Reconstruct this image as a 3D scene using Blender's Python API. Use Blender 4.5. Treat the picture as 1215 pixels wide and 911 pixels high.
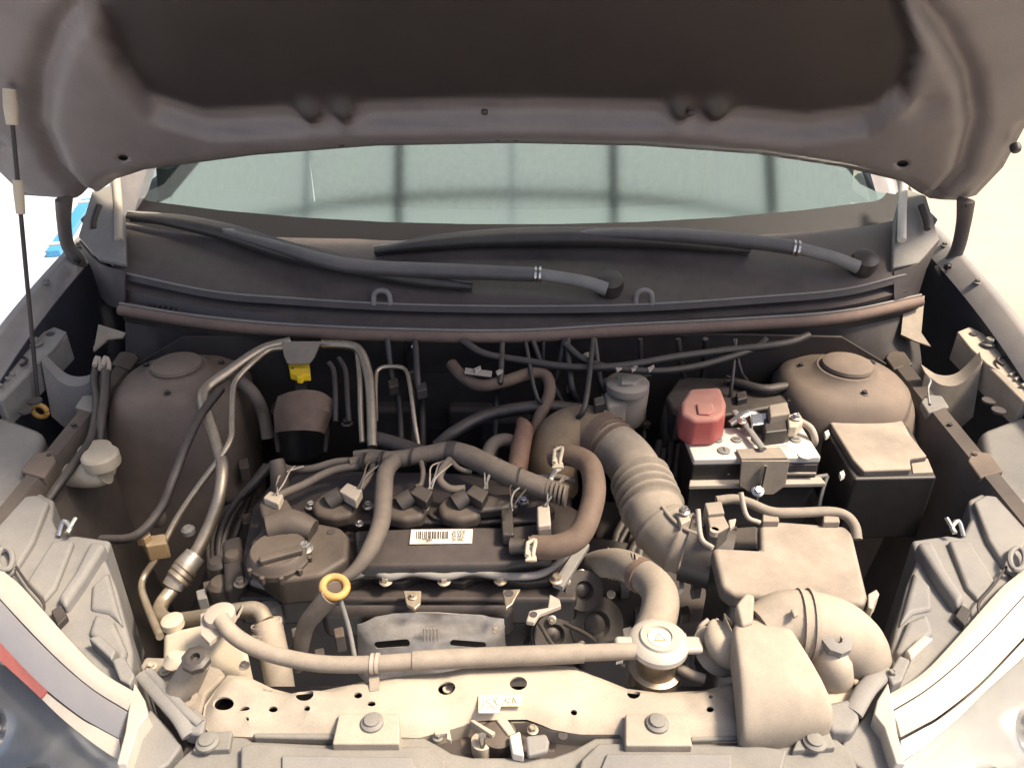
import bpy, bmesh, math, random
import numpy as np
from mathutils import Vector, Matrix
from mathutils.geometry import delaunay_2d_cdt
random.seed(7)
R = math.radians
scene = bpy.context.scene
for o in list(bpy.data.objects):
    bpy.data.objects.remove(o)
col = scene.collection

# ------------------------------------------------------------------ camera, world, sun
Z0 = 0.85            # height of the radiator support above the ground; heights below are relative to it
CAMH, PITCH, FPX = 0.70, R(30), 918.0
cd = bpy.data.cameras.new('camera'); cam = bpy.data.objects.new('camera', cd); col.objects.link(cam)
cam.location = (0, 0, Z0 + CAMH); cam.rotation_euler = (math.pi/2 - PITCH, 0, 0)
cd.sensor_width = 36; cd.lens = 36*FPX/1215; cd.clip_start = 0.02; cd.clip_end = 500
scene.camera = cam
SUN_EL, SUN_AZ = R(57), R(97)       # azimuth clockwise from +Y
w = bpy.data.worlds.new('World'); scene.world = w; w.use_nodes = True
nt = w.node_tree; nt.nodes.clear()
sky = nt.nodes.new('ShaderNodeTexSky'); sky.sky_type = 'NISHITA'; sky.sun_disc = False
sky.sun_elevation = SUN_EL; sky.sun_rotation = SUN_AZ; sky.dust_density = 5.0; sky.air_density = 0.7; sky.ozone_density = 0.3
bg = nt.nodes.new('ShaderNodeBackground'); bg.inputs['Strength'].default_value = 0.10
wo = nt.nodes.new('ShaderNodeOutputWorld')
nt.links.new(sky.outputs[0], bg.inputs[0]); nt.links.new(bg.outputs[0], wo.inputs[0])
sd = bpy.data.lights.new('sun', 'SUN'); sd.energy = 2.9; sd.angle = R(10); sd.color = (1.0, 0.86, 0.67)
sun = bpy.data.objects.new('sun', sd); col.objects.link(sun)
svec = Vector((math.sin(SUN_AZ)*math.cos(SUN_EL), math.cos(SUN_AZ)*math.cos(SUN_EL), math.sin(SUN_EL)))
sun.rotation_euler = svec.to_track_quat('Z', 'Y').to_euler(); sun.location = svec*20
vs = scene.view_settings; vs.view_transform = 'Standard'; vs.look = 'None'; vs.gamma = 1; vs.exposure = 1.32
try: vs.use_curve_mapping = False
except Exception: pass
scene.render.engine = 'CYCLES'

# ------------------------------------------------------------------ pixel -> place helpers
CP, SP = math.cos(PITCH), math.sin(PITCH)
def ray(px, py):
    dx = (px-607.5)/FPX; dy = (py-455.5)/FPX
    return Vector((dx, CP-dy*SP, -SP-dy*CP))
def P(px, py, z):                    # on the level z (relative to the support)
    d = ray(px, py); t = (z-CAMH)/d.z
    v = d*t; return Vector((v.x, v.y, Z0+z))
def PY(px, py, y):                   # on the upright plane y
    d = ray(px, py); v = d*(y/d.y); return Vector((v.x, v.y, Z0+CAMH+v.z))
def PX(px, py, x):
    d = ray(px, py); v = d*(x/d.x); return Vector((v.x, v.y, Z0+CAMH+v.z))
def PPL(px, py, q, n):               # on the plane through q with normal n (q relative: camera-based frame)
    d = ray(px, py); c = Vector((0, 0, CAMH)); t = (q-c).dot(n)/d.dot(n)
    v = c+d*t; return Vector((v.x, v.y, Z0+v.z))
WS_SL = R(27)
WS_Q = Vector((0, 1.417, 0.19)); WS_N = Vector((0, -math.sin(WS_SL), math.cos(WS_SL)))
def PW(px, py, off=0.0): return PPL(px, py, WS_Q+WS_N*off, WS_N)
HD_SL = R(50)
HD_Q = Vector((0, 1.36, 0.38)); HD_N = Vector((0, -math.sin(HD_SL), -math.cos(HD_SL)))
def PH(px, py, off=0.0): return PPL(px, py, HD_Q+HD_N*off, HD_N)

# ------------------------------------------------------------------ materials
MATS = {}
DUST = (0.36, 0.30, 0.235)
def mat(name, c, rough=0.6, metal=0.0, dust=0.0, var=0.25, bump=0.15, scale=40, dustc=DUST, alld=0.0, coat=0.0, spec=0.5):
    if name in MATS: return MATS[name]
    m = bpy.data.materials.new(name); m.use_nodes = True; n = m.node_tree.nodes; L = m.node_tree.links
    b = n['Principled BSDF']
    tc = n.new('ShaderNodeNewGeometry')
    nz = n.new('ShaderNodeTexNoise'); nz.inputs['Scale'].default_value = scale; nz.inputs['Detail'].default_value = 6; nz.inputs['Roughness'].default_value = 0.65
    L.new(tc.outputs['Position'], nz.inputs['Vector'])
    n2 = n.new('ShaderNodeTexNoise'); n2.inputs['Scale'].default_value = 7; n2.inputs['Detail'].default_value = 4
    L.new(tc.outputs['Position'], n2.inputs['Vector'])
    r1 = n.new('ShaderNodeMapRange'); r1.inputs['From Min'].default_value = 0.3; r1.inputs['From Max'].default_value = 0.7
    r1.inputs['To Min'].default_value = 1-var; r1.inputs['To Max'].default_value = 1+var
    L.new(nz.outputs['Fac'], r1.inputs['Value'])
    mul = n.new('ShaderNodeMix'); mul.data_type = 'RGBA'; mul.blend_type = 'MULTIPLY'; mul.inputs['Factor'].default_value = 1
    mul.inputs['A'].default_value = (*c, 1); L.new(r1.outputs[0], mul.inputs['B'])
    n3 = n.new('ShaderNodeTexNoise'); n3.inputs['Scale'].default_value = 650; n3.inputs['Detail'].default_value = 3
    L.new(tc.outputs['Position'], n3.inputs['Vector'])
    r3 = n.new('ShaderNodeMapRange'); r3.inputs['From Min'].default_value = 0.3; r3.inputs['From Max'].default_value = 0.7
    r3.inputs['To Min'].default_value = 0.9; r3.inputs['To Max'].default_value = 1.07; L.new(n3.outputs['Fac'], r3.inputs['Value'])
    out = mul.outputs['Result']
    if dust > 0 or alld > 0:
        sp = n.new('ShaderNodeSeparateXYZ'); L.new(tc.outputs['Normal'], sp.inputs[0])
        mr = n.new('ShaderNodeMapRange'); mr.inputs['From Min'].default_value = 0.0; mr.inputs['From Max'].default_value = 0.9
        mr.inputs['To Min'].default_value = alld; mr.inputs['To Max'].default_value = max(dust, alld)
        L.new(sp.outputs['Z'], mr.inputs['Value'])
        m3 = n.new('ShaderNodeMapRange'); m3.inputs['From Min'].default_value = 0.25; m3.inputs['From Max'].default_value = 0.65
        m3.inputs['To Min'].default_value = 0.5; m3.inputs['To Max'].default_value = 1.12
        L.new(n2.outputs['Fac'], m3.inputs['Value'])
        f = n.new('ShaderNodeMath'); f.operation = 'MULTIPLY'; f.use_clamp = True
        L.new(mr.outputs[0], f.inputs[0]); L.new(m3.outputs[0], f.inputs[1])
        m4 = n.new('ShaderNodeMapRange'); m4.inputs['From Min'].default_value = 0.3; m4.inputs['From Max'].default_value = 0.7
        m4.inputs['To Min'].default_value = 0.8; m4.inputs['To Max'].default_value = 1.1
        L.new(nz.outputs['Fac'], m4.inputs['Value'])
        f2 = n.new('ShaderNodeMath'); f2.operation = 'MULTIPLY'; f2.use_clamp = True
        L.new(f.outputs[0], f2.inputs[0]); L.new(m4.outputs[0], f2.inputs[1])
        mx = n.new('ShaderNodeMix'); mx.data_type = 'RGBA'; L.new(f2.outputs[0], mx.inputs['Factor'])
        L.new(out, mx.inputs['A']); mx.inputs['B'].default_value = (*dustc, 1); out = mx.outputs['Result']
        rr = n.new('ShaderNodeMapRange'); rr.inputs['To Min'].default_value = rough; rr.inputs['To Max'].default_value = 0.95
        L.new(f2.outputs[0], rr.inputs['Value']); L.new(rr.outputs[0], b.inputs['Roughness'])
        mm = n.new('ShaderNodeMapRange'); mm.inputs['To Min'].default_value = metal; mm.inputs['To Max'].default_value = 0
        mm.inputs['From Max'].default_value = 0.7
        L.new(f2.outputs[0], mm.inputs['Value']); L.new(mm.outputs[0], b.inputs['Metallic'])
    else:
        rr = n.new('ShaderNodeMapRange'); rr.inputs['From Min'].default_value = 0.3; rr.inputs['From Max'].default_value = 0.7
        rr.inputs['To Min'].default_value = max(0.02, rough*0.8); rr.inputs['To Max'].default_value = min(1, rough*1.2)
        L.new(nz.outputs['Fac'], rr.inputs['Value']); L.new(rr.outputs[0], b.inputs['Roughness'])
        b.inputs['Metallic'].default_value = metal
    fin = n.new('ShaderNodeMix'); fin.data_type = 'RGBA'; fin.blend_type = 'MULTIPLY'; fin.inputs['Factor'].default_value = 1 if var > 0.06 else 0.3
    L.new(out, fin.inputs['A']); L.new(r3.outputs[0], fin.inputs['B']); out = fin.outputs['Result']
    L.new(out, b.inputs['Base Color'])
    b.inputs['Specular IOR Level'].default_value = spec
    if coat: b.inputs['Coat Weight'].default_value = coat; b.inputs['Coat Roughness'].default_value = 0.08
    if bump:
        bp = n.new('ShaderNodeBump'); bp.inputs['Strength'].default_value = bump; bp.inputs['Distance'].default_value = 0.003
        L.new(nz.outputs['Fac'], bp.inputs['Height']); L.new(bp.outputs[0], b.inputs['Normal'])
    MATS[name] = m; return m

M = dict(
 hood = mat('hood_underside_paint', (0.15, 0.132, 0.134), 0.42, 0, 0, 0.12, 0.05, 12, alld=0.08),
 hoodrim = mat('hood_flange_paint', (0.105, 0.09, 0.088), 0.42, 0, 0, 0.1, 0.04, 12, alld=0.06),
 paint = mat('grey_car_paint', (0.20, 0.195, 0.205), 0.35, 0.2, 0.45, 0.08, 0.02, coat=0.4),
 apron = mat('dusty_body_metal', (0.065, 0.054, 0.048), 0.6, 0, 0.6, 0.25, 0.15, 18, alld=0.3, dustc=(0.29, 0.215, 0.16)),
 dark = mat('dark_bay_metal', (0.026, 0.023, 0.023), 0.6, 0, 0.3, 0.3, 0.2, 20, alld=0.08, dustc=(0.14, 0.105, 0.085)),
 blackp = mat('black_plastic', (0.02, 0.019, 0.02), 0.42, 0, 0.3, 0.3, 0.12, 60, dustc=(0.24, 0.19, 0.15)),
 blackc = mat('clean_black_plastic', (0.022, 0.021, 0.022), 0.38, 0, 0.2, 0.2, 0.06, alld=0.05, dustc=(0.25, 0.2, 0.16)),
 rubber = mat('dusty_rubber', (0.05, 0.043, 0.038), 0.75, 0, 0.6, 0.25, 0.2, 60, alld=0.25, dustc=(0.27, 0.215, 0.17)),
 brownr = mat('brown_dusty_rubber', (0.08, 0.055, 0.042), 0.7, 0, 0.45, 0.25, 0.15, 50, alld=0.35, dustc=(0.28, 0.19, 0.135)),
 hose = mat('beige_dusty_hose', (0.10, 0.09, 0.078), 0.8, 0, 0.9, 0.14, 0.1, 60, alld=0.5),
 cream = mat('cream_dusty_metal', (0.16, 0.15, 0.14), 0.6, 0.1, 1.0, 0.1, 0.06, 30, alld=0.7, dustc=(0.47, 0.395, 0.305)),
 creamp = mat('dust_coated_plastic', (0.10, 0.092, 0.085), 0.75, 0, 1.0, 0.1, 0.08, 30, alld=0.55, dustc=(0.45, 0.375, 0.29)),
 boxp = mat('dust_coated_black_box', (0.05, 0.046, 0.044), 0.7, 0, 0.95, 0.12, 0.08, 30, alld=0.15, dustc=(0.38, 0.315, 0.25)),
 greyp = mat('grey_dusty_plastic', (0.15, 0.148, 0.15), 0.55, 0, 0.6, 0.14, 0.08, 30, alld=0.25, dustc=(0.30, 0.275, 0.24)),
 trim = mat('grey_trim_plastic', (0.15, 0.145, 0.135), 0.55, 0, 0.5, 0.12, 0.08, 40, alld=0.2, dustc=(0.31, 0.28, 0.235)),
 alu = mat('dusty_aluminium_pipe', (0.46, 0.385, 0.29), 0.3, 0.92, 0.3, 0.15, 0.06, 50, alld=0.06),
 steel = mat('bright_steel', (0.72, 0.69, 0.64), 0.25, 1.0, 0.1, 0.15, 0.05, 80),
 shield = mat('heat_shield_steel', (0.40, 0.375, 0.35), 0.36, 0.92, 0.35, 0.25, 0.25, 45, alld=0.14),
 valve = mat('black_valve_cover', (0.016, 0.0145, 0.015), 0.36, 0, 0.36, 0.3, 0.12, 50, dustc=(0.15, 0.115, 0.10), alld=0.04),
 brownp = mat('charcoal_dusty_plastic', (0.032, 0.027, 0.024), 0.5, 0, 0.5, 0.25, 0.12, 40, alld=0.12, dustc=(0.19, 0.145, 0.11)),
 cowl = mat('cowl_black_plastic', (0.038, 0.033, 0.034), 0.4, 0, 0.5, 0.2, 0.1, 50, alld=0.06, dustc=(0.165, 0.13, 0.115)),
 seal = mat('brown_seal_rubber', (0.085, 0.06, 0.05), 0.65, 0, 0.6, 0.15, 0.08, 50, dustc=(0.30, 0.205, 0.16), alld=0.25),
 white = mat('dusty_white_plastic', (0.62, 0.58, 0.52), 0.5, 0, 0.4, 0.06, 0.03, 30, dustc=(0.6, 0.5, 0.38)),
 milky = mat('milky_plastic', (0.40, 0.345, 0.29), 0.45, 0, 0.4, 0.1, 0.03, 30, alld=0.15),
 ivory = mat('ivory_plastic', (0.50, 0.43, 0.32), 0.5, 0, 0.35, 0.1, 0.06, 30, alld=0.2),
 red = mat('faded_red_plastic', (0.34, 0.075, 0.07), 0.45, 0, 0.75, 0.1, 0.04, 40, dustc=(0.46, 0.27, 0.21)),
 yellow = mat('yellow_plastic', (0.85, 0.56, 0.02), 0.45, 0, 0.1, 0.05, 0.02),
 ochre = mat('ochre_plastic', (0.55, 0.30, 0.06), 0.5, 0, 0.4, 0.1, 0.03),
 paper = mat('label_paper', (0.74, 0.66, 0.52), 0.7, 0, 0.0, 0.05, 0.0),
 paper2 = mat('pale_yellow_sticker', (0.86, 0.80, 0.55), 0.6, 0, 0.0, 0.03, 0.0),
 ink = mat('ink', (0.06, 0.05, 0.05), 0.7, 0, 0, 0.1, 0),
 pencil = mat('pencil_grey', (0.33, 0.30, 0.24), 0.7, 0, 0, 0.1, 0),
 brass = mat('dull_brass', (0.36, 0.25, 0.13), 0.45, 0.7, 0.5, 0.2, 0.08, alld=0.2),
 chrome = mat('chrome', (0.82, 0.82, 0.81), 0.14, 1.0, 0, 0.03, 0.02, 20),
 lamp_red = mat('red_reflector', (0.30, 0.05, 0.045), 0.3, 0, 0.25, 0.1, 0.02),
 lens_rim = mat('cream_lamp_rim', (0.47, 0.43, 0.37), 0.25, 0, 0.3, 0.08, 0.02, 30, coat=0.4),
 wiperm = mat('dusty_wiper_arm', (0.07, 0.066, 0.068), 0.4, 0, 0.55, 0.15, 0.05, 50, dustc=(0.24, 0.215, 0.20)),
 tan = mat('tan_dusty_elbow', (0.13, 0.095, 0.06), 0.6, 0, 0.7, 0.2, 0.1, 40, alld=0.3, dustc=(0.31, 0.225, 0.14)),
 lens_band = mat('grey_lamp_band', (0.27, 0.26, 0.265), 0.22, 0, 0.2, 0.06, 0.02, 30, coat=0.6),
 lamp_in = mat('lamp_bowl_silver', (0.62, 0.61, 0.57), 0.22, 0.6, 0, 0.06, 0.02),
)
def glassy(name, tint, fac, rough=0.03, gl=(0.95, 0.95, 0.95)):
    m = bpy.data.materials.new(name); m.use_nodes = True; n = m.node_tree.nodes; L = m.node_tree.links; n.clear()
    o = n.new('ShaderNodeOutputMaterial'); t = n.new('ShaderNodeBsdfTransparent'); g = n.new('ShaderNodeBsdfGlossy')
    t.inputs[0].default_value = (*tint, 1); g.inputs['Roughness'].default_value = rough; g.inputs[0].default_value = (*gl, 1)
    mx = n.new('ShaderNodeMixShader'); lw = n.new('ShaderNodeFresnel'); lw.inputs[0].default_value = 1.5
    ad = n.new('ShaderNodeMath'); ad.operation = 'ADD'; ad.use_clamp = True; ad.inputs[1].default_value = fac
    L.new(lw.outputs[0], ad.inputs[0]); L.new(ad.outputs[0], mx.inputs[0])
    L.new(t.outputs[0], mx.inputs[1]); L.new(g.outputs[0], mx.inputs[2]); L.new(mx.outputs[0], o.inputs[0])
    return m
M['windshield'] = glassy('green_tinted_windshield', (0.50, 0.60, 0.60), 0.17, 0.09, (0.80, 0.90, 0.92))
M['lens'] = glassy('clear_lamp_lens', (0.95, 0.95, 0.94), 0.02, 0.02)

# ------------------------------------------------------------------ object helpers
WL = {}                                 # world location of every object
def thing(name, label, cat, loc, group=None):
    o = bpy.data.objects.new(name, None); col.objects.link(o); o.location = loc; o.empty_display_size = 0.05
    o['label'] = label; o['category'] = cat
    if group: o['group'] = group
    WL[o] = Vector(loc); return o
def tag(o, label, cat, group=None):
    o['label'] = label; o['category'] = cat
    if group: o['group'] = group
    return o
def obj(name, verts, faces, m, parent=None, smooth=35, bevel=0, seg=2, solid=0, sub=0, label=None, kind=None, soff=-1):
    V = np.array([tuple(v) for v in verts], dtype=float)
    lo, hi = V.min(0), V.max(0); c = Vector(((lo[0]+hi[0])/2, (lo[1]+hi[1])/2, lo[2]))
    me = bpy.data.meshes.new(name)
    me.from_pydata([tuple(v) for v in (V-np.array(c))], [], [tuple(f) for f in faces])
    me.update()
    bm = bmesh.new(); bm.from_mesh(me)
    bmesh.ops.remove_doubles(bm, verts=bm.verts, dist=1e-5)
    if not solid: bmesh.ops.recalc_face_normals(bm, faces=bm.faces)
    bm.to_mesh(me); bm.free()
    me.materials.append(m if isinstance(m, bpy.types.Material) else M[m])
    if smooth:
        for p in me.polygons: p.use_smooth = True
        me.set_sharp_from_angle(angle=R(smooth))
    o = bpy.data.objects.new(name, me); col.objects.link(o); WL[o] = c
    if parent: o.parent = parent; o.location = c-WL[parent]
    else: o.location = c
    if solid: md = o.modifiers.new('solid', 'SOLIDIFY'); md.thickness = solid; md.offset = soff
    if solid and smooth and not bevel: md = o.modifiers.new('split', 'EDGE_SPLIT'); md.split_angle = R(max(smooth, 40)); md.use_edge_sharp = False
    if bevel:
        md = o.modifiers.new('bevel', 'BEVEL'); md.width = bevel; md.segments = seg; md.limit_method = 'ANGLE'; md.angle_limit = R(32); md.harden_normals = True
    if sub: md = o.modifiers.new('sub', 'SUBSURF'); md.levels = sub; md.render_levels = sub
    if label: o['label'] = label
    if kind: o['kind'] = kind
    return o
def share(name, src, world, parent, rot=None, scale=None):
    o = bpy.data.objects.new(name, src.data); col.objects.link(o); WL[o] = Vector(world)
    o.parent = parent; o.location = Vector(world)-WL[parent]
    if rot: o.rotation_euler = rot
    if scale: o.scale = scale
    return o
def catmull(pts, n=8):
    pts = [Vector(p) for p in pts]
    if len(pts) < 3: return [pts[0].lerp(pts[-1], i/n) for i in range(n+1)]
    q = [2*pts[0]-pts[1]]+pts+[2*pts[-1]-pts[-2]]; out = []
    for i in range(1, len(q)-2):
        p0, p1, p2, p3 = q[i-1:i+3]
        for k in range(n):
            t = k/n
            out.append(0.5*((2*p1)+(p2-p0)*t+(2*p0-5*p1+4*p2-p3)*t*t+(3*p1-p0-3*p2+p3)*t**3))
    out.append(pts[-1].copy()); return out
def tubegeo(path, rad, seg=14, cap=True, flat=1.0):
    V, Fc = [], []; n = len(path)
    tg = [(path[min(i+1, n-1)]-path[max(i-1, 0)]).normalized() for i in range(n)]
    up = Vector((0, 0, 1)) if abs(tg[0].z) < 0.9 else Vector((1, 0, 0))
    a = tg[0].cross(up).normalized()
    for i in range(n):
        a = (a-tg[i]*a.dot(tg[i])).normalized(); b = tg[i].cross(a)
        r = rad(i/(n-1)) if callable(rad) else rad
        for k in range(seg):
            th = 2*math.pi*k/seg
            V.append(path[i]+a*(math.cos(th)*r)+b*(math.sin(th)*r*flat))
    for i in range(n-1):
        for k in range(seg):
            k2 = (k+1) % seg
            Fc.append((i*seg+k, i*seg+k2, (i+1)*seg+k2, (i+1)*seg+k))
    if cap: Fc.append(tuple(range(seg-1, -1, -1))); Fc.append(tuple((n-1)*seg+k for k in range(seg)))
    return V, Fc
def lerp_list(vals):
    def f(t):
        x = t*(len(vals)-1); i = min(int(x), len(vals)-2); return vals[i]+(vals[i+1]-vals[i])*(x-i)
    return f
def tube(name, pts, r, m, parent=None, n=8, seg=14, flat=1.0, world=False, **kw):
    path = catmull([p if world else P(*p) for p in pts], n)
    if isinstance(r, (list, tuple)): r = lerp_list(r)
    V, Fc = tubegeo(path, r, seg, True, flat)
    return obj(name, V, Fc, m, parent, smooth=50, **kw)
def block(name, outline, z, h, m, parent=None, taper=0.0, bevel=0.003, world=False, **kw):
    """solid under an outline: top at height z (number or one per corner), reaching h down"""
    n = len(outline)
    zs = z if isinstance(z, (list, tuple)) else [z]*n
    top = [Vector(p) for p in outline] if world else [P(p[0], p[1], zs[i]) for i, p in enumerate(outline)]
    c = sum(top, Vector())/n
    bot = [Vector((p.x+(p.x-c.x)*taper, p.y+(p.y-c.y)*taper, p.z-h)) for p in top]
    Fc = [tuple(range(n)), tuple(range(2*n-1, n-1, -1))]+[(i, i+n, (i+1) % n+n, (i+1) % n) for i in range(n)]
    return obj(name, top+bot, Fc, m, parent, bevel=bevel, **kw)
def box(name, c, s, m, parent=None, rot=0, tilt=0, bevel=0.002, **kw):
    mx = Matrix.Rotation(rot, 3, 'Z') @ Matrix.Rotation(tilt, 3, 'X')
    V = [Vector(c)+mx @ Vector((x*s[0]/2, y*s[1]/2, z*s[2]/2)) for x in (-1, 1) for y in (-1, 1) for z in (-1, 1)]
    Fc = [(0, 1, 3, 2), (4, 6, 7, 5), (0, 4, 5, 1), (2, 3, 7, 6), (0, 2, 6, 4), (1, 5, 7, 3)]
    return obj(name, V, Fc, m, parent, bevel=bevel, **kw)
def lathe(name, c, prof, m, parent=None, seg=28, axis=None, **kw):
    """prof: list of (radius, height) from bottom to top about an axis through c"""
    ax = Vector(axis).normalized() if axis else Vector((0, 0, 1))
    q = Vector((0, 0, 1)).rotation_difference(ax)
    V, Fc = [], []
    for r, h in prof:
        for k in range(seg):
            th = 2*math.pi*k/seg
            V.append(Vector(c)+q @ Vector((r*math.cos(th), r*math.sin(th), h)))
    for i in range(len(prof)-1):
        for k in range(seg):
            k2 = (k+1) % seg; Fc.append((i*seg+k, i*seg+k2, (i+1)*seg+k2, (i+1)*seg+k))
    Fc.append(tuple(range(seg-1, -1, -1))); Fc.append(tuple((len(prof)-1)*seg+k for k in range(seg)))
    return obj(name, V, Fc, m, parent, **kw)
def loft(name, rows, m, parent=None, n=0, closed=False, **kw):
    """surface through rows of points; rows smoothed along when n>0"""
    rs = [catmull(r, n) if n else [Vector(p) for p in r] for r in rows]
    k = len(rs[0]); V = [p for r in rs for p in r]; Fc = []
    for i in range(len(rs)-1):
        for j in range(k-1): Fc.append((i*k+j, i*k+j+1, (i+1)*k+j+1, (i+1)*k+j))
        if closed: Fc.append((i*k+k-1, i*k, (i+1)*k, (i+1)*k+k-1))
    if closed and kw.pop('cap', True):
        Fc.append(tuple(range(k-1, -1, -1))); Fc.append(tuple((len(rs)-1)*k+j for j in range(k)))
    return obj(name, V, Fc, m, parent, **kw)
def inside(p, poly):
    c = False; n = len(poly); x, y = p
    for i in range(n):
        x1, y1 = poly[i]; x2, y2 = poly[(i+1) % n]
        if (y1 > y) != (y2 > y) and x < (x2-x1)*(y-y1)/(y2-y1)+x1: c = not c
    return c
def segdist(p, line, closed=False):
    p = np.array(p); q = np.array(line, dtype=float)
    a = q if closed else q[:-1]; b = np.roll(q, -1, 0) if closed else q[1:]
    d = b-a; t = np.clip(((p-a)*d).sum(1)/np.maximum((d*d).sum(1), 1e-12), 0, 1)
    return float(np.sqrt((((a+d*t[:, None])-p)**2).sum(1)).min())
def sheet2d(outline, holes, step):
    """triangulated 2D sheet with holes; returns verts, faces"""
    pts, edges = [], []
    def ring(r, st):
        s0 = len(pts); rr = []
        for i, p in enumerate(r):
            q = r[(i+1) % len(r)]; L = math.hypot(q[0]-p[0], q[1]-p[1]); k = max(1, int(L/st))
            for j in range(k): rr.append((p[0]+(q[0]-p[0])*j/k, p[1]+(q[1]-p[1])*j/k))
        pts.extend(rr); edges.extend((s0+i, s0+(i+1) % len(rr)) for i in range(len(rr)))
    ring(outline, step)
    for h in holes: ring(h, 1e9)
    xs = [p[0] for p in outline]; ys = [p[1] for p in outline]
    x = min(xs)+step/2; 
    allr = [outline]+list(holes)
    while x < max(xs):
        y = min(ys)+step/2
        while y < max(ys):
            if inside((x, y), outline) and not any(inside((x, y), h) for h in holes):
                if min(segdist((x, y), r, True) for r in allr) > step*0.45: pts.append((x, y))
            y += step
        x += step
    v, e, f, *_ = delaunay_2d_cdt([Vector(p) for p in pts], edges, [], 0, 1e-6)
    fs = []
    for t in f:
        c = (sum(v[i][0] for i in t)/3, sum(v[i][1] for i in t)/3)
        if inside(c, outline) and not any(inside(c, h) for h in holes): fs.append(tuple(t))
    return [(p[0], p[1]) for p in v], fs
def ell(cx, cy, rx, ry, n=14, rot=0):
    return [(cx+rx*math.cos(t)*math.cos(rot)-ry*math.sin(t)*math.sin(rot), cy+rx*math.cos(t)*math.sin(rot)+ry*math.sin(t)*math.cos(rot))
            for t in [2*math.pi*k/n for k in range(n)]]
def sm(a, b, x):
    t = min(1, max(0, (x-a)/(b-a))); return t*t*(3-2*t)

# shared bolt: flange + hexagon head with a dished top
def bolt_proto():
    V, Fc = [], []
    prof = [(1.0, 0, 20), (1.0, 0.18, 20), (0.72, 0.3, 20)]
    for r, h, _ in prof:
        for k in range(18): V.append(Vector((r*math.cos(k*math.pi/9), r*math.sin(k*math.pi/9), h)))
    for i in range(2):
        for k in range(18): Fc.append((i*18+k, i*18+(k+1) % 18, (i+1)*18+(k+1) % 18, (i+1)*18+k))
    Fc.append(tuple(36+k for k in range(18)))
    s = len(V)
    for r, h in [(0.66, 0.28), (0.66, 0.85), (0.56, 0.98), (0.4, 0.98), (0.34, 0.85)]:
        for k in range(6): V.append(Vector((r*math.cos(k*math.pi/3), r*math.sin(k*math.pi/3), h)))
    for i in range(4):
        for k in range(6): Fc.append((s+i*6+k, s+i*6+(k+1) % 6, s+(i+1)*6+(k+1) % 6, s+(i+1)*6+k))
    Fc.append(tuple(s+24+k for k in range(6)))
    me = {}
    for nm in ('steel', 'cream', 'trim', 'alu', 'blackp', 'ivory'):
        d = bpy.data.meshes.new('bolt_'+nm); d.from_pydata(V, [], Fc); d.materials.append(M[nm]); me[nm] = d
    return me
BOLT = bolt_proto()
def bolt(w, parent, r=0.008, m='steel', axis=None, name='bolt'):
    o = bpy.data.objects.new(name, BOLT[m]); col.objects.link(o); WL[o] = Vector(w)
    o.parent = parent; o.location = Vector(w)-WL[parent]; o.scale = (r, r, r)
    q = Vector((0, 0, 1)).rotation_difference(Vector(axis).normalized()) if axis else None
    o.rotation_euler = q.to_euler() if q else (0, 0, random.random()*3)
    return o
def struct(o): o['kind'] = 'structure'; return o

# @@SETTING
# ------------------------------------------------------------------ ground, canopy
m_ground = mat('pale_concrete', (0.44, 0.46, 0.50), 0.85, 0, 0, 0.12, 0.3, 3)
m_apron = mat('sandy_concrete', (0.42, 0.37, 0.285), 0.85, 0, 0, 0.1, 0.3, 3)
struct(obj('ground', [(-60, -40, 0), (60, -40, 0), (60, 80, 0), (-60, 80, 0)], [(0, 1, 2, 3)], m_ground, smooth=0))
struct(obj('driveway', [(1.15, -12, 0.004), (14, -12, 0.004), (14, 20, 0.004), (1.15, 20, 0.004)], [(0, 1, 2, 3)], m_apron, smooth=0))
mc = bpy.data.materials.new('translucent_roof_sheet'); mc.use_nodes = True
n_ = mc.node_tree.nodes; n_.clear(); o_ = n_.new('ShaderNodeOutputMaterial'); t_ = n_.new('ShaderNodeBsdfTranslucent'); d_ = n_.new('ShaderNodeBsdfDiffuse')
t_.inputs[0].default_value = (0.74, 0.86, 0.82, 1); d_.inputs[0].default_value = (0.6, 0.62, 0.6, 1); x_ = n_.new('ShaderNodeMixShader'); x_.inputs[0].default_value = 0.2
mc.node_tree.links.new(t_.outputs[0], x_.inputs[1]); mc.node_tree.links.new(d_.outputs[0], x_.inputs[2]); mc.node_tree.links.new(x_.outputs[0], o_.inputs[0])
canopy = thing('canopy', 'pale translucent sheet canopy on dark steel beams, mirrored in the windshield', 'canopy', (0, 2.3, 0))
for i, x0 in enumerate((-4.8, -3.6, -2.4, -1.2, 0.0, 1.2, 2.4, 3.6)):
    rows = []
    for yy in (1.65, 2.95):
        rows.append([Vector((x0+0.01+1.18*k/48, yy, 3.3+0.0015*math.sin(k*math.pi/2)+0.02*(i % 2))) for k in range(49)])
    loft('roof_sheet', rows, mc, canopy)
for x in (-2.5, -0.62, 0.55, 1.5, 3.2): box('rafter', (x, 2.3, 3.22), (0.04, 1.3, 0.08), 'dark', canopy)
for y in (2.12, 2.8): box('beam', (0, y, 3.16), (7.3, 0.03, 0.05), 'dark', canopy)
for x in (-3.55, 3.55):
    for y in (2.12, 2.8): box('post', (x, y, 1.53), (0.1, 0.1, 3.06), 'dark', canopy)
bd_a, bd_b = Vector((-2.84, 5.1, 0.02)), Vector((-2.56, 4.1, 0.02))
bd = thing('blue_board', 'bright blue board lying on the pale ground behind the hood hinge', 'board', (-2.7, 4.6, 0))
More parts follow.
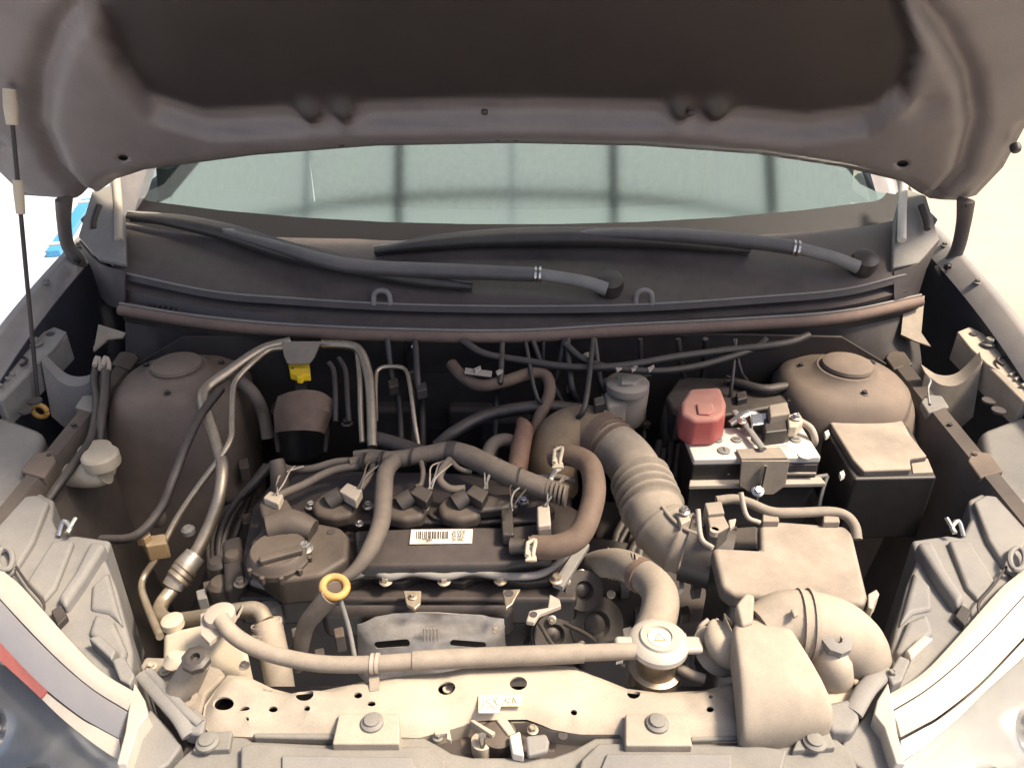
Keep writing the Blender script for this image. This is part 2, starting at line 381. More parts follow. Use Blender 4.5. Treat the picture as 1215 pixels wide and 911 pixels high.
d = bd_b-bd_a; box('plank', (bd_a+bd_b)/2, (d.length, .07, .035), mat('blue_paint', (0.06, 0.27, 0.50), 0.4, 0, 0, 0.1, 0.03), bd, rot=math.atan2(d.y, d.x))
for k in (.1, .9): box('batten', bd_a.lerp(bd_b, k)+Vector((0, 0, .024)), (.03, .09, .012), 'white', bd, rot=math.atan2(d.y, d.x))

# ------------------------------------------------------------------ car body
car = thing('car', 'grey car with its hood propped open over a dusty engine bay', 'car', (0, 1.2, 0))
def W(x, y, z): return Vector((x, y, Z0+z))
# bay shell
obj('bay_floor', [W(-.78, .42, -.5), W(.78, .42, -.5), W(.78, 1.32, -.5), W(-.78, 1.32, -.5)], [(0, 1, 2, 3)], 'dark', car, solid=0.01)
obj('firewall', [W(-.8, 1.30, -.5), W(.8, 1.30, -.5), W(.8, 1.27, -.05), W(.6, 1.26, .07), W(.3, 1.245, .085), W(-.3, 1.245, .085), W(-.6, 1.26, .07), W(-.8, 1.27, -.05)], [tuple(range(8))], 'dark', car, solid=0.006)
for s in (-1, 1):
    # inner apron with a stepped top rail
    ys = [0.55, 0.75, 0.95, 1.15, 1.35]
    loft('inner_apron', [[W(s*.60, y, -.5) for y in ys], [W(s*.655, y, -.25) for y in ys], [W(s*.70, y, -.03+.04*(y-.55)) for y in ys],
                         [W(s*.708, y, -.015+.04*(y-.55)) for y in ys], [W(s*.726, y, -.015+.05*(y-.55)) for y in ys], [W(s*.74, y, -.3) for y in ys]],
         mat('dark_apron_metal', (0.045, 0.039, 0.036), 0.6, 0, 0.4, 0.3, 0.2, 14, alld=0.2, dustc=(0.20, 0.155, 0.12)), car, solid=0.003, smooth=40)
    for y in (.98, 1.06, 1.14): bolt(W(s*.715, y, .004+.045*(y-.98)), car, .006, 'blackp', name='apron_bolt')
    for k, (y, l_) in enumerate(((.93, .05), (1.10, .04), (1.24, .05))):
        block('rail_bracket', [W(s*.698, y, .004+.045*(y-.98)), W(s*.735, y+.006, .012+.045*(y-.98)), W(s*.738, y+l_, .014+.045*(y-.98)), W(s*.715, y+l_*1.2, .012+.045*(y-.98)), W(s*.70, y+l_*.8, .006+.045*(y-.98))], 0, .03, ('apron', 'greyp', 'brownp')[k], car, world=True, bevel=.003)
    # strut tower: rounded-square frustum flaring into the apron
    cx, cy = s*.585, 1.185
    rows = []
    for r_, rr, z_, off, p in ((.02, .02, .05, 0, 2), (.05, .05, .05, 0, 2), (.06, .058, .038, 0, 2), (.088, .082, .034, 0, 2.2), (.104, .095, .022, 0, 2.6), (.112, .104, .0, 0, 3), (.12, .112, -.05, .008, 3), (.13, .13, -.2, .03, 3.4), (.135, .15, -.5, .07, 3.4)):
        rows.append([W(cx+s*off+math.copysign(abs(math.cos(t))**(2/p), math.cos(t))*r_, cy-.35*max(0, rr-.115)+math.copysign(abs(math.sin(t))**(2/p), math.sin(t))*rr, z_)
                     for t in [2*math.pi*k/36 for k in range(36)]])
    tw = loft('strut_tower', rows, 'apron', car, closed=True, smooth=50)
    lathe('strut_cap', W(cx, cy, .05), [(.042, 0), (.044, .003), (.042, .008), (.034, .012), (.01, .013)], 'apron', tw)
    for k in range(3):
        a = k*2.1+.6; bolt(W(cx+.076*math.cos(a), cy+0.068*math.sin(a), .035), tw, .007, 'blackp')
    for k in range(0):   # pressed ribs in the face of the tower
        x = cx+s*.02+(k-1.5)*.031
        tube('pressed_rib', [W(x, cy-.100, .016), W(x, cy-.106, .002), W(x, cy-.110, -.018)], [.006, .013, .006], 'apron', tw, n=3, seg=10, world=True)

# ---- fender edges
for s in (-1, 1):
    top = [(-.79, .60, -.02), (-.835, .80, .035), (-.868, 1.0, .075), (-.888, 1.21, .115), (-.893, 1.42, .15), (-.885, 1.62, .18), (-.86, 1.9, .20)]
    T = [W(-s*x, y, z) for x, y, z in top]
    rows = [[p+Vector((-s*.035, 0, -.03)) for p in T], [p+Vector((-s*.012, 0, -.004)) for p in T], T, [p+Vector((s*.012, 0, -.01)) for p in T],
            [p+Vector((s*.035, 0, -.12)) for p in T], [p+Vector((s*.04, 0, -.45)) for p in T]]
    fd = loft('fender', rows, 'paint', car, n=6, smooth=60, solid=0.002)
    # inner fender shield: dark wall below the flange
    rows = [[p+Vector((-s*.035, 0, -.03)) for p in T], [p+Vector((-s*.03, 0, -.2)) for p in T], [p+Vector((-s*.02, 0, -.5)) for p in T]]
    loft('fender_liner', rows, mat('blue_black_liner', (0.022, 0.024, 0.036), 0.7, 0, 0.2, 0.2, 0.1, 30, dustc=(0.1, 0.09, 0.09)), car, n=6, smooth=60, solid=0.002)
    # perforated bracket plate bolted inside the flange (upper fender rail)
    mb = 'greyp' if s < 0 else 'cream'
    pl = block('fender_bracket', [W(s*.815, 1.275, .075), W(s*.845, 1.29, .078), W(s*.872, 1.24, .075), W(s*.872, 1.08, .062), W(s*.835, 1.07, .055), W(s*.832, 1.14, .06), W(s*.818, 1.17, .065), W(s*.812, 1.22, .07)], 0, .008, mb, car, world=True, bevel=.003)
    bolt(W(s*.846, 1.225, .074), pl, .012, 'trim'); lathe('locating_hole', W(s*.838, 1.262, .076), [(.007, 0), (.007, .0012)], 'ink', pl, seg=14)
    tube('pressed_bead', [W(s*(.852+.018*math.cos(t)), 1.165+.02*math.sin(t), .069) for t in [k*.45 for k in range(9)]], .0028, 'dark', pl, world=True, n=3, seg=8)
    for y in (1.10, 1.12, 1.135): tube('pressed_bead', [W(s*.838, y, .061), W(s*.853, y+.006, .0645), W(s*.868, y+.002, .065)], .0032, mb, pl, world=True, n=3, seg=8)
    block('bracket_leg', [W(s*.812, 1.27, .07), W(s*.822, 1.27, .074), W(s*.838, 1.07, .055), W(s*.826, 1.07, .05)], 0, .05, mb, pl, world=True, bevel=.003)
    for y in (1.36, 1.5): bolt(W(s*.878, y, .135+.16*(y-1.36)), fd, .008, 'trim')
    # gusset saddle between rail and bracket, with a post below it
    gs = loft('gusset', [[W(s*.72, 1.20, .045), W(s*.75, 1.19, .03), W(s*.785, 1.19, .034), W(s*.82, 1.20, .07)],
                    [W(s*.72, 1.18, .04), W(s*.75, 1.17, .022), W(s*.785, 1.17, .026), W(s*.815, 1.18, .064)],
                    [W(s*.72, 1.165, -.05), W(s*.75, 1.155, -.06), W(s*.785, 1.15, -.06), W(s*.81, 1.15, -.03)]], 'hose' if s > 0 else 'greyp', car, n=5, solid=.003, smooth=45)
    lathe('rail_post', W(s*.755, 1.15, -.26), [(.03, 0), (.03, .2)], 'apron', car)
    for y in (1.06, 1.09): lathe('rail_hole', W(s*.80, y+.02, .028), [(.011, -.004), (.011, .0)], 'ink', pl, seg=14)
    # slanted support behind the lamp
    block('lamp_support', [W(s*.705, .90, -.02), W(s*.80, .80, .0), W(s*.88, .98, .03), W(s*.84, 1.07, .03), W(s*.765, 1.06, .0)], 0, .2, 'greyp', car, taper=-.1, world=True, bevel=.014)

# ---- cowl: upper panel, front channel, seal
lineA = [(96, 262), (200, 285), (330, 292), (460, 294), (607, 294), (760, 293), (900, 289), (1020, 280), (1112, 262)]
lineB = [(140, 322), (250, 345), (340, 353), (460, 360), (607, 363), (760, 361), (900, 352), (1000, 343), (1075, 325)]
lineC = [(143, 362), (230, 376), (330, 386), (460, 392), (607, 394), (740, 387), (880, 380), (1000, 371), (1092, 352)]
A = [PW(*p) for p in lineA]; B = [PW(*p) for p in lineB]
C = [P(p[0], p[1], .098+.012*abs((p[0]-607)/500)**2) for p in lineC]
Bd = [p+Vector((0, -.004, -.012)) for p in B]; Bm = [p+Vector((0, -.012, -.03)) for p in B]
Cu = [p+Vector((0, .012, -.004)) for p in C]
cw = loft('cowl_panel', [[p+Vector((0, .03, .004)) for p in A], A, [a.lerp(b, .5)+Vector((0, 0, -.006)) for a, b in zip(A, B)], B, Bd], 'cowl', car, n=6, solid=.003, smooth=30)
ch = loft('cowl_channel', [[p+Vector((0, .06, -.016)) for p in B], Bm, [b.lerp(c, .4)+Vector((0, 0, -.012)) for b, c in zip(Bm, Cu)], [b.lerp(c, .8)+Vector((0, 0, -.006)) for b, c in zip(Bm, Cu)], Cu], 'cowl', car, n=6, solid=.003)
tube('panel_lip', [p+Vector((0, -.003, .001)) for p in B], .0022, 'greyp', cw, n=6, seg=8, world=True)
seal = tube('cowl_seal', [p+Vector((0, -.004, -.008)) for p in C], .0105, 'seal', car, n=6, seg=12, world=True)
tube('seal_lip', [p+Vector((0, -.001, .004)) for p in C], .0025, 'greyp', seal, n=6, seg=8, world=True)
loft('cowl_front', [[p+Vector((0, -.002, -.016)) for p in C], [p+Vector((0, .004, -.035)) for p in C], [Vector((p.x, 1.27, Z0-.02)) for p in C], [Vector((p.x, 1.28, Z0-.12)) for p in C]], 'dark', car, n=4, solid=.003)
for px in (453, 764):
    c = PW(px, 357, .006); k = tube('cowl_clip', [c+Vector((-.015, 0, -.008)), c+Vector((-.013, .004, .012)), c+Vector((0, .006, .018)), c+Vector((.013, .004, .012)), c+Vector((.015, 0, -.008))], .005, 'greyp', cw, world=True, n=4, seg=8)
for i in range(6):   # slots at the ends of the lip
    for x0, sg in ((176, 1), (1022, 1)):
        p = P(x0+i*6, (366+i*1.2) if x0 < 600 else (366.5-i*1.2), .102); box('lip_tooth', p+Vector((0, .006, .004)), (.003, .014, .006), 'dark', cw, bevel=0)
# corner folds below the ends of the cowl
for s, pts in ((-1, [(112, 418), (118, 386), (150, 396), (146, 402), (128, 404), (112, 412)]), (1, [(1068, 398), (1072, 360), (1096, 352), (1092, 396), (1103, 412), (1085, 406)])):
    obj('corner_fold', [P(x, y, .10-.001*(y-350)) for x, y in pts], [tuple(range(len(pts)))], 'hose', car, solid=.004, smooth=0)
# A-pillar foot / side cowl pieces
for s in (-1, 1):
    f = lambda x: x if s < 0 else 1211-x
    q = [PW(f(112), 232, .03), PW(f(140), 222, .035), PW(f(150), 262, .02), PW(f(152), 318, .012), PW(f(120), 312, .015), PW(f(96), 285, .02)]
    a = obj('side_cowl', q, [(0, 1, 2, 3, 4, 5)] , 'greyp', car, solid=.012, bevel=.003)
    tube('side_groove', [PW(f(118), 244, .04), PW(f(112), 262, .035), PW(f(111), 272, .033)], .006, 'dark', a, world=True, n=4, seg=8)
    tube('windshield_moulding', [PW(f(137), 205, .05), PW(f(140), 240, .04), PW(f(141), 285, .03)], .008, 'milky' if s < 0 else 'white', a, world=True, n=4, seg=8)
    # lower skirt of the side piece going down to the fender
    loft('cowl_skirt', [[PW(f(96), 285, .02), PW(f(120), 312, .015), PW(f(150), 322, .008)], [PW(f(112), 320, -.02), PW(f(128), 340, -.02), PW(f(150), 352, -.02)],
                        [PW(f(122), 352, -.06), PW(f(132), 362, -.05), PW(f(148), 366, -.04)]], 'cowl', car, n=3, solid=.004)
    # door pillar base behind the fender
    loft('a_pillar', [[W(s*.80, 1.50, .10), W(s*.84, 1.52, .12), W(s*.865, 1.58, .10)], [W(s*.745, 1.62, .28), W(s*.79, 1.64, .30), W(s*.815, 1.70, .28)],
                      [W(s*.62, 2.15, .72), W(s*.66, 2.17, .74), W(s*.685, 2.23, .72)]], 'paint', car, n=4, solid=.03, smooth=60)

# ---- windshield: curved glass, black border, dashboard under it
def wsp(u, v, off=0):                    # u -1..1 across, v metres up the glass
    x = u*(.845-.12*v); yb = 1.43+.13*abs(u)**2.2; sl = R(29)
    return W(x, yb+v*math.cos(sl)-off*math.sin(sl), .192+.02*abs(u)**2+v*math.sin(sl)+off*math.cos(sl))
us = [-1+2*i/40 for i in range(41)]
def brd(u): return .052-.0*u             # top edge of the border
ws = loft('windshield', [[wsp(u, v) for u in us] for v in (-.02, .05, .15, .3, .5, .7, .85)], M['windshield'], car, smooth=60)
# border band printed on the inside: below the glass edge and up the sides with rounded corners
UM = .955
def edge(k):
    a = k/12*math.pi/2; rr = .05
    return a, rr
band = []
inn = [(-UM, .8), (-UM, .3), (-UM, .13)]+[(-UM+.07*(1-math.cos(t)), .042+.075*(1-math.sin(t))) for t in [math.pi/2*i/8 for i in range(9)]]
inn = inn+[(u, .042) for u in (-.7, -.5, -.3, -.1, .1, .3, .5, .7)]+[(-u, v) for u, v in reversed(inn)]
outp = [(-1, .8), (-1, .3), (-1, .13)]+[(-1, .1-.15*i/8) for i in range(9)]+[(u, -.05) for u in (-.7, -.5, -.3, -.1, .1, .3, .5, .7)]
outp = outp+[(-u, v) for u, v in reversed(outp[:12])]
frit = mat('black_ceramic_border', (0.012, 0.010, 0.011), 0.45, 0, 0, 0.15, 0.02, spec=0.2)
loft('windshield_border', [[wsp(u, v, .0015) for u, v in inn], [wsp(u, v, .0015) for u, v in outp]], frit, ws, smooth=60)
dash = loft('dashboard', [[wsp(u*.97, -.01, -.02) for u in us], [wsp(u*.95, .12, -.10) for u in us], [wsp(u*.93, .34, -.27) for u in us], [wsp(u*.93, .40, -.40) for u in us], [wsp(u*.93, .40, -.8) for u in us]],
     mat('grey_dashboard', (0.14, 0.15, 0.15), 0.7, 0, 0, 0.1, 0.1), car, smooth=40)
for i in range(34):
    u = -.27+i*.016
    p = wsp(u, .085, -.058); box('defroster_slot', p, (.007, .012, .006), 'ink', dash, bevel=0)
# cabin back panel so that the cabin closes
loft('cabin_rear', [[W(x, 2.9, z) for x in (-.75, 0, .75)] for z in (-.4, .2, .75)], mat('cabin_cloth', (0.22, 0.21, 0.20), 0.9), car, solid=.01)
for s in (-1, 1): loft('door_panel', [[W(s*.76, y, -.5) for y in (1.62, 2.2, 2.9)], [W(s*.75, y, .0) for y in (1.62, 2.2, 2.9)], [W(s*.73, y, .27) for y in (1.66, 2.2, 2.9)]], mat('cabin_cloth', (0.22, 0.21, 0.20), 0.9), car, solid=.03)
loft('cabin_floor', [[W(x, 1.4, -.5) for x in (-.75, 0, .75)], [W(x, 2.9, -.5) for x in (-.75, 0, .75)]], 'dark', car, solid=.01)
loft('cabin_roof', [[W(x, 2.16, .63) for x in (-.68, 0, .68)], [W(x, 2.95, .72) for x in (-.66, 0, .66)]], 'paint', car, solid=.02)
# ---- wipers
def wiper(name, pivot, arm, link, blade, label):
    root = lathe(name, PW(*pivot, -.002), [(.024, 0), (.024, .014), (.026, .016), (.023, .034), (.010, .04)], 'blackc', car, axis=WS_N, label=label)
    pts = [PW(x, y, o) for x, y, o in arm]
    tube('wiper_arm_head', pts[:3], [.015, .014, .0135], 'greyp', root, world=True, flat=.8, seg=12)
    tube('wiper_arm', pts[2:], lerp_list([.0155, .016, .0155, .013, .009]), 'wiperm', root, world=True, flat=.85, seg=12)
    k = pts[2]; d = (pts[3]-pts[2]).normalized()
    for e in (0, .008): tube('arm_clip', [k+d*e, k+d*(e+.004)], 0.0175, 'steel', root, world=True, flat=.85, seg=12, n=2)
    b = [PW(x, y, o) for x, y, o in blade]
    tube('wiper_blade', b, lerp_list([.008, .018, .023, .023, .019, .008]), 'blackc', root, world=True, flat=.8, seg=10)
    tube('blade_spoiler', [p+WS_N*.009+Vector((0, .006, 0)) for p in b], lerp_list([.003, .008, .010, .010, .008, .003]), 'greyp', root, world=True, flat=.5, seg=8)
    tube('blade_rubber', [p-WS_N*.012 for p in b], .003, 'blackc', root, world=True, seg=6)
    box('blade_joint', PW(*link), (.07, .018, .016), 'greyp', root, bevel=.004, rot=math.atan2((b[3]-b[2]).y, (b[3]-b[2]).x))
wiper('wiper', (722, 345), [(720, 343, .028), (690, 334, .034), (642, 326, .036), (540, 322, .036), (430, 317, .036), (380, 308, .036), (330, 293, .034), (268, 275, .03)],
      (262, 274, .026), [(152, 256, .018), (205, 262, .02), (270, 276, .02), (340, 298, .02), (410, 314, .018), (500, 332, .016), (560, 340, .014)], 'wiper pivoting near the middle of the cowl')
wiper('wiper', (1020, 320), [(1018, 317, .028), (990, 306, .034), (948, 295, .036), (900, 288, .036), (830, 281, .036), (780, 278, .036), (730, 277, .034), (670, 278, .028)],
      (660, 280, .024), [(444, 298, .014), (500, 290, .016), (580, 283, .018), (680, 281, .02), (780, 284, .018), (850, 291, .016), (890, 297, .014)], 'wiper pivoting at the end of the cowl')

# ---- hood
def h2d(px, py):
    v = PH(px, py); return (v.x, (1.5-v.y)/math.cos(HD_SL))
def hw(u, s, h):
    y = 1.5-s*math.cos(HD_SL); z = .38+(1.36-y)*math.tan(HD_SL)
    return Vector((u, y, Z0+z))+HD_N*h
rear = [h2d(*p) for p in [(-8, 205), (26, 238), (85, 242), (112, 236), (136, 219), (170, 208), (300, 191), (445, 180), (607, 177), (760, 180), (900, 190), (1000, 205), (1072, 222), (1104, 243), (1140, 244), (1160, 238), (1192, 205), (1222, 150)]]
outline = [(-.89, .45), (-.885, .22)]+rear+[(.90, .30), (.89, .45), (.83, .9), (.70, 1.06), (.35, 1.12), (0, 1.13), (-.35, 1.12), (-.70, 1.06), (-.83, .9)]
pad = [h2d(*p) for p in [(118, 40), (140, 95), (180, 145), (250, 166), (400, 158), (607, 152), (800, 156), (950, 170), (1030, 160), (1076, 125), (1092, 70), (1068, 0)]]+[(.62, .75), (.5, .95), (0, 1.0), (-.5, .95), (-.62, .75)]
gr_r = [h2d(*p) for p in [(1112, 236), (1142, 205), (1158, 150), (1150, 95), (1122, 40), (1085, 0)]]+[(.66, .75)]
gr_l = [h2d(*p) for p in [(100, 236), (70, 205), (46, 150), (48, 95), (68, 40), (100, 0)]]+[(-.66, .75)]
bumps = [(h2d(368, 148), .022, .024), (h2d(408, 148), .022, .024), (h2d(808, 146), .022, .024), (h2d(850, 146), .022, .024), (h2d(1098, 128), .028, -.012), (h2d(607, 148), .03, .004)]
hh = [[h2d(x, y) for x, y in ell(146, 188, 6, 4)], [h2d(x, y) for x, y in ell(1071, 195, 7, 4.5)]]
V2, F2 = sheet2d(outline, hh, .0095)
V3 = []
for u, s in V2:
    dp = segdist((u, s), pad, True)*(1 if inside((u, s), pad) else -1)
    h = -.03*sm(-.010, .014, dp)
    dg = min(segdist((u, s), gr_r), segdist((u, s), gr_l)); h -= .022*math.exp(-(dg/.014)**2)
    do = segdist((u, s), outline, True); h -= .012*(1-sm(.004, .03, do))
    for (bu, bs), br, bh in bumps: h += bh*math.exp(-(((u-bu)**2+(s-bs)**2)/br**2))
    h -= .0022*math.sin(u*9)*math.sin(s*11)*sm(0, .1, dp)
    V3.append(hw(u, s, h))
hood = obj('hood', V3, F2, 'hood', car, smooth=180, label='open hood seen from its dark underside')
bmh = bmesh.new(); bmh.from_mesh(hood.data)
for f in bmh.faces:
    if f.normal.dot(HD_N) < 0: f.normal_flip()
bmh.to_mesh(hood.data); bmh.free()
at = hood.data.attributes.new('pad_dark', 'FLOAT', 'POINT')  # mask that makes the hood colour darker inside the pad outline
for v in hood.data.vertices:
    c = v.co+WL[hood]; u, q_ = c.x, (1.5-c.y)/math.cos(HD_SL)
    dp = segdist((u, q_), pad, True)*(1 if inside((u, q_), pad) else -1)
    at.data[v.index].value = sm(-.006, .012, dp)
hm = M['hood'].node_tree; an = hm.nodes.new('ShaderNodeAttribute'); an.attribute_name = 'pad_dark'
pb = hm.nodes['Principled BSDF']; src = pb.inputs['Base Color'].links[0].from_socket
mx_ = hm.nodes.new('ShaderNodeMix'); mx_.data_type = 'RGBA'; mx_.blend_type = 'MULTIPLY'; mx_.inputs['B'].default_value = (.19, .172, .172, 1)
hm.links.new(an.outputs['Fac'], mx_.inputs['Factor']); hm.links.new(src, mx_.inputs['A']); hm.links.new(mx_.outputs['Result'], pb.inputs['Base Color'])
md = hood.modifiers.new('solid', 'SOLIDIFY'); md.thickness = .004; md.offset = -1
oV, oF = sheet2d(outline, [], .06)
obj('outer_skin', [hw(u*1.004, s, -.032-.03*(1-abs(u)**2)*min(1, s/.3)) for u, s in oV], oF, 'paint', hood, smooth=60, solid=.002)
for h_ in hh:
    c = (sum(p[0] for p in h_)/len(h_), sum(p[1] for p in h_)/len(h_)); 
    box('hole_backing', hw(c[0], c[1], -.012), (.06, .04, .002), 'ink', hood, bevel=0, tilt=-HD_SL)
lathe('bump_stop', PH(1204, 172, .004), [(.008, 0), (.009, .007), (.007, .013), (.004, .015)], 'blackc', hood, axis=HD_N)
lathe('bump_stop', PH(-14, 176, .004), [(.008, 0), (.009, .007), (.007, .013), (.004, .015)], 'blackc', hood, axis=HD_N)
for px, py in ((405, 170), (820, 133), (575, 132), (590, 163), (612, 163), (845, 160)):
    lathe('retaining_clip', PH(px, py, -.012), [(.006, 0), (.006, .004), (.003, .006)], 'ink', hood, axis=HD_N, seg=12)
# hinges
for s, pts in ((-1, [(76, 236), (76, 262), (80, 290), (92, 308), (97, 318)]), (1, [(1146, 238), (1143, 266), (1136, 296), (1124, 316), (1112, 322)])):
    hg = tube('hood_hinge', [PH(*pts[0], .008)]+[PY(x, y, 1.46) for x, y in pts[1:]], lerp_list([.017, .014, .013, .014, .012]), 'hoodrim', car, world=True, flat=.45, seg=12)
    bolt(PY(pts[0][0], pts[0][1]+4, 1.445), hg, .008, 'blackp', axis=(0, -1, 0))
    bolt(PY(pts[3][0], pts[3][1], 1.44), hg, .008, 'blackp', axis=(0, -1, 0))
# prop rod
top = PH(12, 118, .02); bot = P(46, 484, .0)
pr = tube('hood_prop', [top, top.lerp(bot, .5), bot], .0034, 'dark', car, world=True, seg=10)
d = (bot-top)
tube('prop_socket', [top-d*.03, top+d*.02, top+d*.075], [.009, .0105, .0085], 'ivory', pr, world=True, n=4)
tube('prop_sleeve', [top+d*.24, top+d*.29, top+d*.345], [.0075, .0075, .0065], 'ivory', pr, world=True, n=3)
V, Fc = tubegeo([bot+Vector((.012*math.cos(t), 0, -.006+.012*math.sin(t))) for t in [k*2*math.pi/20 for k in range(20)]], .0045, 8)
obj('prop_grommet', V, Fc, 'ochre', pr, smooth=60)

# ---- radiator support plate with pressed holes
def p2(px, py): v = P(px, py, 0); return (v.x, v.y)
def e2(px, py, rx, ry, n=16): return [p2(x, y) for x, y in ell(px, py, rx, ry, n)]
RSO = [(236, 850), (240, 828), (256, 806), (268, 792), (290, 793), (322, 808), (345, 814), (380, 812), (430, 801), (500, 791), (560, 786), (620, 784), (682, 785), (712, 795), (745, 808), (785, 813), (838, 810), (872, 800), (892, 800), (892, 872), (742, 870), (736, 862), (690, 862), (655, 858), (625, 848), (560, 849), (535, 856), (497, 866), (402, 864), (330, 866), (262, 864), (246, 860)]
outline = [p2(*p) for p in RSO]
holes = [e2(317, 816, 5, 4), e2(264, 832, 13, 8), e2(290, 840, 6.5, 2.6), e2(293, 852, 2.5, 2), e2(324, 841, 5.5, 3.6), e2(362, 827, 11, 8), e2(365, 844, 4, 3), e2(425, 826, 5, 3.6), e2(441, 836, 5, 3),
         e2(530, 817, 10.5, 7.5), e2(615, 814, 10.5, 8), e2(752, 822, 8, 6.5), e2(681, 846, 4, 3), e2(815, 817, 2.6, 2), e2(843, 829, 2.5, 2), e2(842, 844, 4.5, 3.5)]
V2, F2 = sheet2d(outline, holes, .009)
bos = [(p2(362, 832), .026, .004), (p2(842, 836), .02, .004), (p2(264, 832), .03, -.003), (p2(615, 800), .09, .005), (p2(430, 815), .08, .002)]
V3 = []
for x, y in V2:
    do = segdist((x, y), outline, True); z = -.012*(1-sm(0, .014, do))
    for (bx_, by_), br, bh in bos: z += bh*(1-sm(br*.6, br, math.hypot(x-bx_, y-by_)))
    z += -.004*sm(p2(607, 832)[1], p2(607, 850)[1]-.004, y) if False else 0
    V3.append(W(x, y, z))
rs = obj('radiator_support', V3, F2, 'cream', car, smooth=50, solid=.0025, label='cream dusty crossmember full of holes behind the front trim')
bmh = bmesh.new(); bmh.from_mesh(rs.data)
for f in bmh.faces:
    if f.normal.z < 0: f.normal_flip()
bmh.to_mesh(rs.data); bmh.free()
E = [W(x, y, -.012) for x, y in outline]; E.append(E[0])
loft('folded_edge', [E, [p+Vector((0, 0, -.045)) for p in E]], 'cream', rs, smooth=40, solid=.002)
loft('lower_beam', [[W(x, .585, -.035) for x in (-.34, 0, .27)], [W(x, .475, -.035) for x in (-.34, 0, .27)]], 'dark', rs, solid=.004)
lathe('weld_nut', P(532, 820, -.012), [(.006, 0), (.006, .005), (.003, .005), (.003, .002)], 'cream', rs, seg=12)
# sticker with pencil marks
def rect_on(px4, z, name, m, parent, th=.0012):
    return block(name, px4, z, th, m, parent, bevel=0)
st = rect_on([(568, 824), (619, 824), (619, 837), (594, 837), (592, 845), (568, 845)], .0075, 'sticker', 'paper2', rs)
def strokes(name, lines, z, r, m, parent):
    for ln in lines: tube(name, [(x, y, z) for x, y in ln], r, m, parent, n=3, seg=6)
strokes('pencil_mark', [[(572, 840), (573, 834), (575, 828)], [(583, 829), (579, 829.5), (577.5, 833), (581, 834), (582, 838), (577, 840)],
                        [(590, 827), (586, 829), (588, 833), (590.5, 837), (587, 840), (584.5, 837), (588, 832), (590, 827)],
                        [(596, 836), (598, 831), (600, 828)], [(606, 828), (601, 829), (600.5, 832), (604, 833), (604, 836)], [(608, 835), (609, 827), (613, 835)], [(608, 832), (612, 832)]], .0078, .0007, 'pencil', st)
# raised pads carrying the clips, front trim panel
fr = [(196, 918), (212, 900), (238, 878), (262, 868), (290, 872), (300, 878), (392, 882), (400, 876), (500, 872), (516, 880), (536, 892), (560, 897), (655, 897), (680, 888), (706, 874), (800, 872), (812, 880), (905, 880), (925, 868), (985, 868), (1010, 890), (1022, 918), (1000, 960), (220, 960)]
zz = [-.014]*len(fr)
ft = block('front_trim', fr, -.014, .05, 'trim', car, bevel=.004)
# raised top steps of the trim
for q, z_ in (([(285, 884), (300, 880), (392, 886), (508, 884), (528, 900), (532, 925), (285, 925)], -.004), ([(690, 900), (710, 880), (806, 882), (905, 884), (935, 888), (925, 925), (684, 925)], -.004), ([(300, 868), (395, 868), (398, 876), (300, 874)], -.008), ([(820, 871), (900, 868), (900, 876), (818, 878)], -.008)):
    block('trim_step', q, z_, .02, 'trim', ft, bevel=.003)
for q in ([(334, 895), (488, 897), (505, 930), (334, 930)], [(720, 893), (868, 893), (868, 930), (705, 930)]):
    block('trim_recess_lip', q, -.0005, .006, 'greyp', ft, bevel=.002)
for i, (q, c) in enumerate((([(402, 846), (474, 846), (474, 882), (394, 882)], (442, 858)), ([(742, 846), (812, 846), (822, 884), (742, 884)], (780, 859)),
             ([(238, 868), (276, 866), (272, 888), (228, 890)], (247, 881)), ([(950, 866), (984, 866), (992, 886), (940, 890)], (966, 881)))):
    zp = .006 if i < 2 else -.006
    pd = block('mounting_pad', q, zp, .026, 'cream' if i < 2 else 'trim', ft, bevel=.002, taper=.03)
    k = lathe('push_clip', P(c[0], c[1], zp), [(.0115, 0), (.0115, .003), (.008, .005), (.008, .007), (.003, .008)], 'trim', pd, seg=20)
    tube('pry_slot', [P(c[0]-9, c[1]+1, zp+.0005), P(c[0]-3, c[1]+8, zp+.0005), P(c[0]+7, c[1]+6, zp+.0005)], .0012, 'dark', pd, world=True, n=4, seg=6)
# ---- hood latch in the middle notch
lt = block('hood_latch', [(540, 862), (655, 864), (660, 892), (548, 894)], -.03, .03, 'brownp', car, bevel=.003)
block('latch_guide', [(557, 854), (562, 853), (588, 868), (584, 872)], -.004, .012, 'cream', lt, bevel=.001)
block('latch_plate', [(588, 853), (602, 852), (612, 868), (603, 872)], -.006, .008, 'cream', lt, bevel=.002)
block('latch_tab', [(604, 872), (617, 866), (622, 896), (608, 893)], -.002, .012, 'white', lt, bevel=.002)
block('latch_lever', [(623, 872), (648, 869), (652, 878), (650, 890), (626, 896)], .0, .008, 'greyp', lt, bevel=.003)
tube('latch_pin', [(572, 890, -.02), (572, 872, .0)], .004, 'steel', lt, n=3)
lathe('latch_spring_seat', P(572, 890, -.03), [(.011, 0), (.011, .016), (.006, .018)], 'ivory', lt)
lathe('latch_pivot', P(592, 882, -.03), [(.018, 0), (.018, .018), (.012, .021)], 'brownp', lt)
block('latch_tab', [(515, 866), (533, 863), (536, 878), (530, 876), (530, 869), (516, 871)], -.004, .006, 'ivory', lt, bevel=.001)
bolt(P(520, 874, -.012), lt, .006, 'trim'); bolt(P(632, 866, -.008), lt, .006, 'alu')
lathe('locating_hole', P(668, 873, -.013), [(.005, 0), (.005, .001)], 'ink', ft, seg=12)

